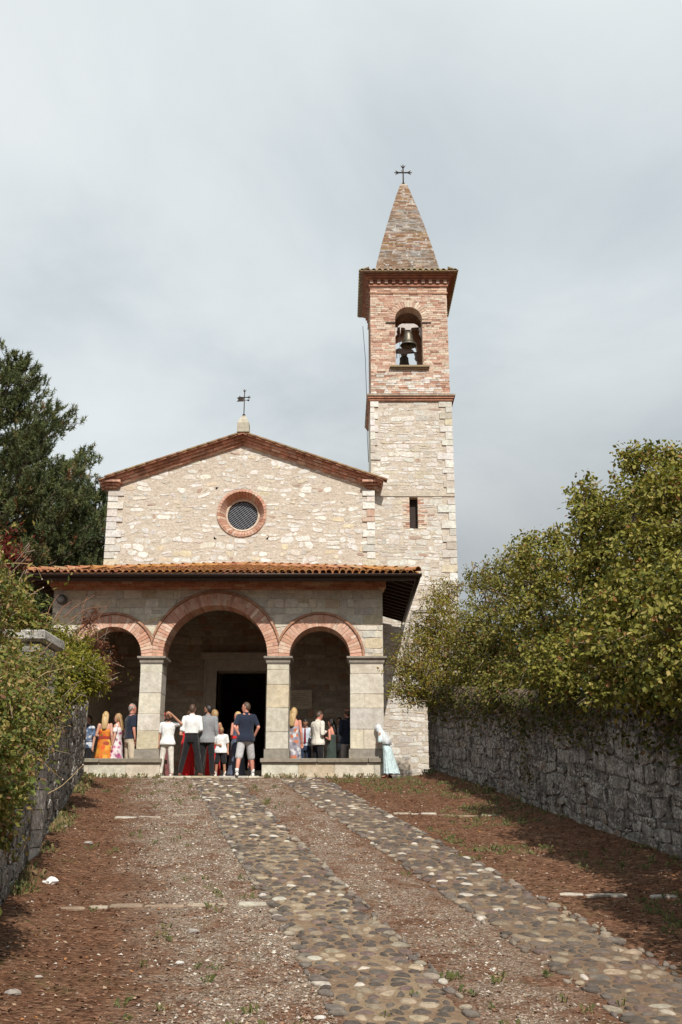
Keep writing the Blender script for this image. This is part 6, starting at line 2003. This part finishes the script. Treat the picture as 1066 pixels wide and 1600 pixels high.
            if bottom.get('sleeves'):
                sl_ = MB()
                for (S_, E_, W_) in A_:
                    limb(sl_, S_ + Vector((-S_.x * .3, 0, .0)), S_.lerp(E_, bottom['sleeves']), .068, .070)
                    if bottom['sleeves'] >= 1: limb(sl_, E_, E_.lerp(W_, .85), .062, .05)
                sl_.build('sleeves', mt, e_)
            elif kind == 'gown' or kind == 'dress':
                st_ = MB()
                for sd_ in (-1, 1): st_.tube([sh((sd_ * .085, .10, z1 - .02)), sh((sd_ * .095, .03, 1.43)), sh((sd_ * .085, -.08, z1 - .02))], .010, 6)
                if bottom.get('straps', True): st_.build('straps', mt, e_)
            if bottom.get('sash'):
                s2 = MB(); s2.loft(trings(.028, 1.02, 1.09, 0, 40), False); s2.build('sash', cloth(bottom['sash']), e_)
    # shoes
    if shoes:
        for hip, kn, an in legs:
            S2 = MB(); rg = []
            for y, w, h in ((-.085, .018, .03), (-.075, .032, .060), (-.03, .038, .078), (.03, .039, .066), (.09, .045, .048), (.135, .042, .040), (.165, .028, .028), (.175, .012, .016)):
                rg.append([Vector((an.x + w * math.cos(a), an.y + y, max(.002, .5 * h + .5 * h * 1.15 * math.sin(a)))) for a in [2 * PI * k / 12 for k in range(12)]])
            S2.loft(rg, True); S2.build('shoe', cloth(shoes, .6), e_)
    if 'socks' in extra:
        for hip, kn, an in legs:
            m = MB(); m.tube([an + Vector((0, -.005, -.01)), an + Vector((0, -.006, .05)), an + Vector((0, -.008, .085))], [.045, .043, .044], 12); m.build('sock', cloth((.78, .78, .77)), e_)
    for x in extra:
        if isinstance(x, tuple) and x[0] == 'hat':
            m = MB(); base = [(.115, .0), (.112, .012), (.09, .02), (.088, .06), (.07, .095), (.02, .105)]
            rg = [[hd((r_ * math.cos(a) * (.86), -.008 + r_ * math.sin(a) * 1.05, .055 + z)) for a in [2 * PI * k / 24 for k in range(24)]] for r_, z in base]
            m.loft(rg, True); m.build('hat', cloth(x[1], .7), e_)
        if isinstance(x, tuple) and x[0] == 'beard':
            m = MB(); rg = [[hd((r_ * math.cos(a), oy + ry * math.sin(a), z)) for a in [2 * PI * k / 16 for k in range(16)]] for z, r_, ry, oy in ((-.122, .022, .024, .055), (-.106, .046, .05, .046), (-.08, .061, .072, .024), (-.06, .066, .079, .014))]
            m.loft(rg, True); m.build('beard', x[1], e_)
        if isinstance(x, tuple) and x[0] == 'shawl':
            m = MB(); rg = []
            for z, rx, ry, oy in ((1.05, .20, .15, -.04), (1.2, .215, .16, -.03), (1.35, .20, .15, -.02), (1.45, .13, .12, -.01)):
                c = sh((0, oy, z)); rg.append(ell((c.x, c.y, z), rx, ry, 30, 0, .07, 9))
            for (z, r_) in ((-.07, .098), (.0, .108), (.06, .105), (.105, .07), (.128, .02)):
                rg.append([hd((r_ * math.cos(a) * .9, -.01 + r_ * 1.1 * math.sin(a), z)) for a in [2 * PI * k / 30 for k in range(30)]])
            m.loft(rg, True); m.build('shawl', cloth(x[1], .8), e_)
        if isinstance(x, tuple) and x[0] == 'bag':
            m = MB(); lump(m, Vector(x[2]), .09, .05, .07, rng, (1, 1, 1), 12, .05); m.build('bag', cloth(x[1], .5), e_)
    return e_
def at_px(px, Y, z=None): return Vector((P(px, 1160, Y).x, Y, FL + .003 if z is None else z))
def hgt(px, ytop, Y, z=None): return P(px, ytop, Y).z - (FL if z is None else z)
W_ = cloth((.78, .78, .77)); BLK = cloth((.014, .013, .015)); NAVY = cloth((.018, .024, .045)); GREY = cloth((.25, .255, .265)); BEIGE = cloth((.56, .47, .36)); LBLUE = cloth((.55, .62, .72)); RED = cloth((.62, .012, .016), .6)
CREAM = cloth((.74, .70, .62)); LGREY = cloth((.48, .47, .48)); JEANS = cloth((.03, .045, .085)); OFFW = cloth((.66, .62, .55)); STEEL = cloth((.085, .10, .15)); AQUA = cloth((.52, .64, .66), .7); GREEN = cloth((.045, .062, .052)); TROU = cloth((.33, .29, .27))
FL_OR = floral('orange tropical print', [(.62, .20, .02), (.70, .34, .05), (.16, .13, .02), (.62, .10, .02), (.66, .45, .10), (.30, .05, .02)], 7)
FL_PK = floral('white and purple floral print', [(.72, .66, .66), (.36, .05, .16), (.72, .66, .66), (.50, .16, .30), (.72, .68, .66), (.30, .09, .18)], 10)
FL_GR = floral('grey floral print', [(.30, .28, .33), (.66, .64, .64), (.14, .13, .17), (.60, .60, .62), (.55, .16, .06), (.22, .20, .25)], 11)
FACE_CAM = PI
# --- left arch
person(at_px(137, 27.2), 1.66, R(150), 'guest in blue and white print top half hidden by leaves, left of porch', SK_FAIR, 'f', ('short', H_BROWN), {'kind': 'tee', 'mat': floral('blue white print', [(.08, .14, .26), (.6, .62, .66), (.04, .05, .08), (.5, .55, .6)], 12)}, {'kind': 'trousers', 'mat': BLK})
person(at_px(163, 26.2), hgt(163, 1112, 26.2), R(-8), 'guest in long orange tropical print dress with back turned, under the left arch', SK_FAIR, 'f', ('long', H_BLOND), None, {'kind': 'gown', 'mat': FL_OR, 'hem': .30, 'straps': False, 'sash': (.35, .04, .03)}, (.4, .25, .15), ('front', 'down'), yaw=R(15))
person(at_px(183, 26.3), hgt(183, 1115, 26.3), R(75), 'guest in white and purple floral dress under the left arch', SK_FAIR, 'f', ('long', H_LBLOND), None, {'kind': 'dress', 'mat': FL_PK, 'hem': .32, 'sleeves': .5}, (.4, .25, .2), ('down', 'phone'), yaw=R(12))
person(at_px(204, 25.95), hgt(204, 1099, 25.95), R(-55), 'guest in navy shirt and beige shorts beside the left pillar', SK_PINK, 'm', ('thin', H_GREY), {'kind': 'tee', 'mat': NAVY, 'hem': .90}, {'kind': 'shorts', 'mat': BEIGE, 'len': 1.05}, (.5, .4, .3), ('down', 'down'), girth=1.14)
# --- middle arch
person(at_px(262, 25.05, FL + .015), hgt(262, 1113, 25.05), R(176), 'guest in white short sleeved shirt and pale trousers shading eyes with a hand', SK_TAN, 'm', ('short', H_BLACK), {'kind': 'tee', 'mat': W_, 'hem': .84, 'flare': .22}, {'kind': 'trousers', 'mat': OFFW}, (.74, .73, .71),
       (((-.40, .12, 1.40), (-.10, .19, 1.685), (.9, .1, .05)), 'down'), spread=.16, yaw=R(6), nod=R(4), extra=(('beard', H_BLACK),), girth=1.05)
person(at_px(252, 26.4), hgt(252, 1114, 26.4), R(190), 'guest wearing a red hat, behind the one shading eyes with a hand', SK_FAIR, 'f', ('short', H_BROWN), {'kind': 'shirt', 'mat': OFFW}, {'kind': 'skirt', 'mat': cloth((.22, .08, .08))}, (.1, .05, .05), extra=(('hat', (.55, .03, .03)),))
person(at_px(299, 25.0, FL + .015), hgt(299, 1101, 25.0), R(-4), 'guest in white shirt and black trousers standing with back turned', SK_FAIR, 'm', ('short', H_BROWN), {'kind': 'shirt', 'mat': W_, 'hem': 1.02, 'flare': .0}, {'kind': 'trousers', 'mat': BLK}, (.16, .055, .03), ('front', 'front'), spread=.34, girth=1.03)
person(at_px(324, 25.12, FL + .015), hgt(324, 1102, 25.12), R(-10), 'guest in grey blazer and black trousers looking left', SK_TAN, 'm', ('short', H_BLACK), {'kind': 'jacket', 'mat': GREY, 'hem': .80, 'flare': .10}, {'kind': 'trousers', 'mat': BLK}, (.02, .016, .014), ('pocket', 'down'), yaw=R(75), spread=.14, extra=(('beard', H_BLACK),))
person(at_px(294, 25.75), 1.64, R(20), 'guest in long red dress hidden behind the white shirt and black trousers', SK_FAIR, 'f', ('up', H_BROWN), None, {'kind': 'gown', 'mat': RED, 'hem': .20}, (.3, .02, .02), ('front', 'front'))
person(at_px(334, 25.85), hgt(334, 1110, 25.85), R(30), 'guest in red dress standing behind the grey blazer', SK_TAN, 'f', ('curly', H_LBLOND), None, {'kind': 'gown', 'mat': RED, 'hem': .20}, (.3, .02, .02), ('front', 'down'), yaw=R(20))
person(at_px(346, 25.08, FL + .015), 1.19, R(180), 'child in white shirt and black shorts looking down', SK_TAN, 'm', ('bun', H_LBLOND), {'kind': 'tee', 'mat': W_, 'hem': .80, 'flare': .2}, {'kind': 'shorts', 'mat': BLK, 'len': .96}, (.74, .73, .72), ('down', 'front'), nod=R(38), spread=.16, extra=('socks',), girth=1.12)
person(at_px(364, 29.75, 1.18), hgt(364, 1125, 29.75, 1.18), R(150), 'guest in dark suit standing inside the church doorway', SK_DARK, 'm', ('short', H_BLACK), {'kind': 'jacket', 'mat': BLK}, {'kind': 'trousers', 'mat': BLK})
person(at_px(371, 25.75), hgt(371, 1112, 25.75), R(40), 'guest in slate blue dress with red sash, behind the loose navy shirt', SK_PINK, 'f', ('short', H_BLOND), None, {'kind': 'gown', 'mat': STEEL, 'hem': .25, 'sash': (.55, .02, .02)}, (.1, .06, .05), ('front', 'front'), yaw=R(30))
person(at_px(384, 25.0, FL + .015), hgt(384, 1098, 25.0), R(14), 'guest in loose navy shirt and light grey shorts with a hand on the hip', SK_PINK, 'm', ('short', H_BROWN), {'kind': 'tee', 'mat': NAVY, 'hem': .80, 'flare': .16}, {'kind': 'shorts', 'mat': LGREY, 'len': 1.08}, (.70, .66, .63), ('hip', 'pocket'), yaw=R(62), stride=.12, spread=.26, extra=('socks',), girth=1.12)
person(at_px(394, 27.0), .66, R(170), 'toddler in pink sun hat behind the legs of the guest in grey shorts', SK_FAIR, 'f', ('short', H_BLOND), {'kind': 'tee', 'mat': cloth((.42, .05, .06))}, {'kind': 'skirt', 'mat': BLK, 'z0': .2}, (.1, .05, .05), extra=(('hat', (.60, .22, .22)),), girth=1.25)
# --- right arch
person(at_px(459, 26.2), hgt(459, 1106, 26.2), R(-20), 'guest in grey floral dress with back turned, by the right middle pillar', SK_PINK, 'f', ('long', H_BLOND), None, {'kind': 'gown', 'mat': FL_GR, 'hem': .24}, (.3, .2, .2), ('front', 'down'))
person(at_px(477, 27.0), hgt(477, 1122, 27.0), R(180), 'guest in pale blue shirt and dark red tie looking down, under the right arch', SK_TAN, 'm', ('short', H_BLACK), {'kind': 'tee', 'mat': LBLUE, 'hem': .94, 'tie': (.20, .015, .03)}, {'kind': 'trousers', 'mat': JEANS}, nod=R(32))
person(at_px(497, 26.4), hgt(497, 1110, 26.4), R(-52), 'guest in cream jacket and black trousers with bowed head, under the right arch', SK_PINK, 'm', ('short', H_BROWN), {'kind': 'jacket', 'mat': CREAM, 'hem': .84, 'flare': .1}, {'kind': 'trousers', 'mat': BLK}, (.03, .02, .02), ('phone', 'phone'), nod=R(24), girth=1.06)
person(at_px(519, 26.5), hgt(519, 1123, 26.5), R(62), 'guest in strapless dark green dress under the right arch', SK_PINK, 'f', ('long', H_BLACK), None, {'kind': 'gown', 'mat': GREEN, 'hem': .26, 'straps': False}, (.02, .02, .02), ('phone', 'phone'), nod=R(14))
person(at_px(531, 26.95), hgt(531, 1121, 26.95), R(170), 'guest in pale blue shirt half hidden between the green dress and the navy blazer', SK_TAN, 'm', ('short', H_BLACK), {'kind': 'shirt', 'mat': LBLUE}, {'kind': 'trousers', 'mat': LGREY})
person(at_px(543, 26.4), hgt(543, 1107, 26.4), R(35), 'guest in navy blazer and taupe trousers partly behind the outer right pillar', SK_PINK, 'm', ('thin', H_BROWN), {'kind': 'jacket', 'mat': NAVY, 'hem': .84}, {'kind': 'trousers', 'mat': TROU}, (.1, .06, .04), ('front', 'front'), yaw=R(-20))
# --- outside the porch
person(Vector((P(606, 1200, 24.75).x, 24.75, gz(P(606, 1200, 24.75).x, 24.75) + .0)), 1.30, R(60), 'person in long pale blue dress and white shawl bowing beside the outer right pillar', SK_TAN, 'f', ('short', H_BROWN), None, {'kind': 'dress', 'mat': AQUA, 'hem': .31, 'sleeves': .9, 'z0': .12, 'pleats': 15, 'sweep': (.08, -.10)}, (.2, .08, .05), ('front', 'down'), nod=R(30), lean=(.05, .42), extra=(('shawl', (.58, .61, .63)),))
for im_ in [o for o in bpy.data.objects if '_local' in o.keys()]:
    del im_['_local']
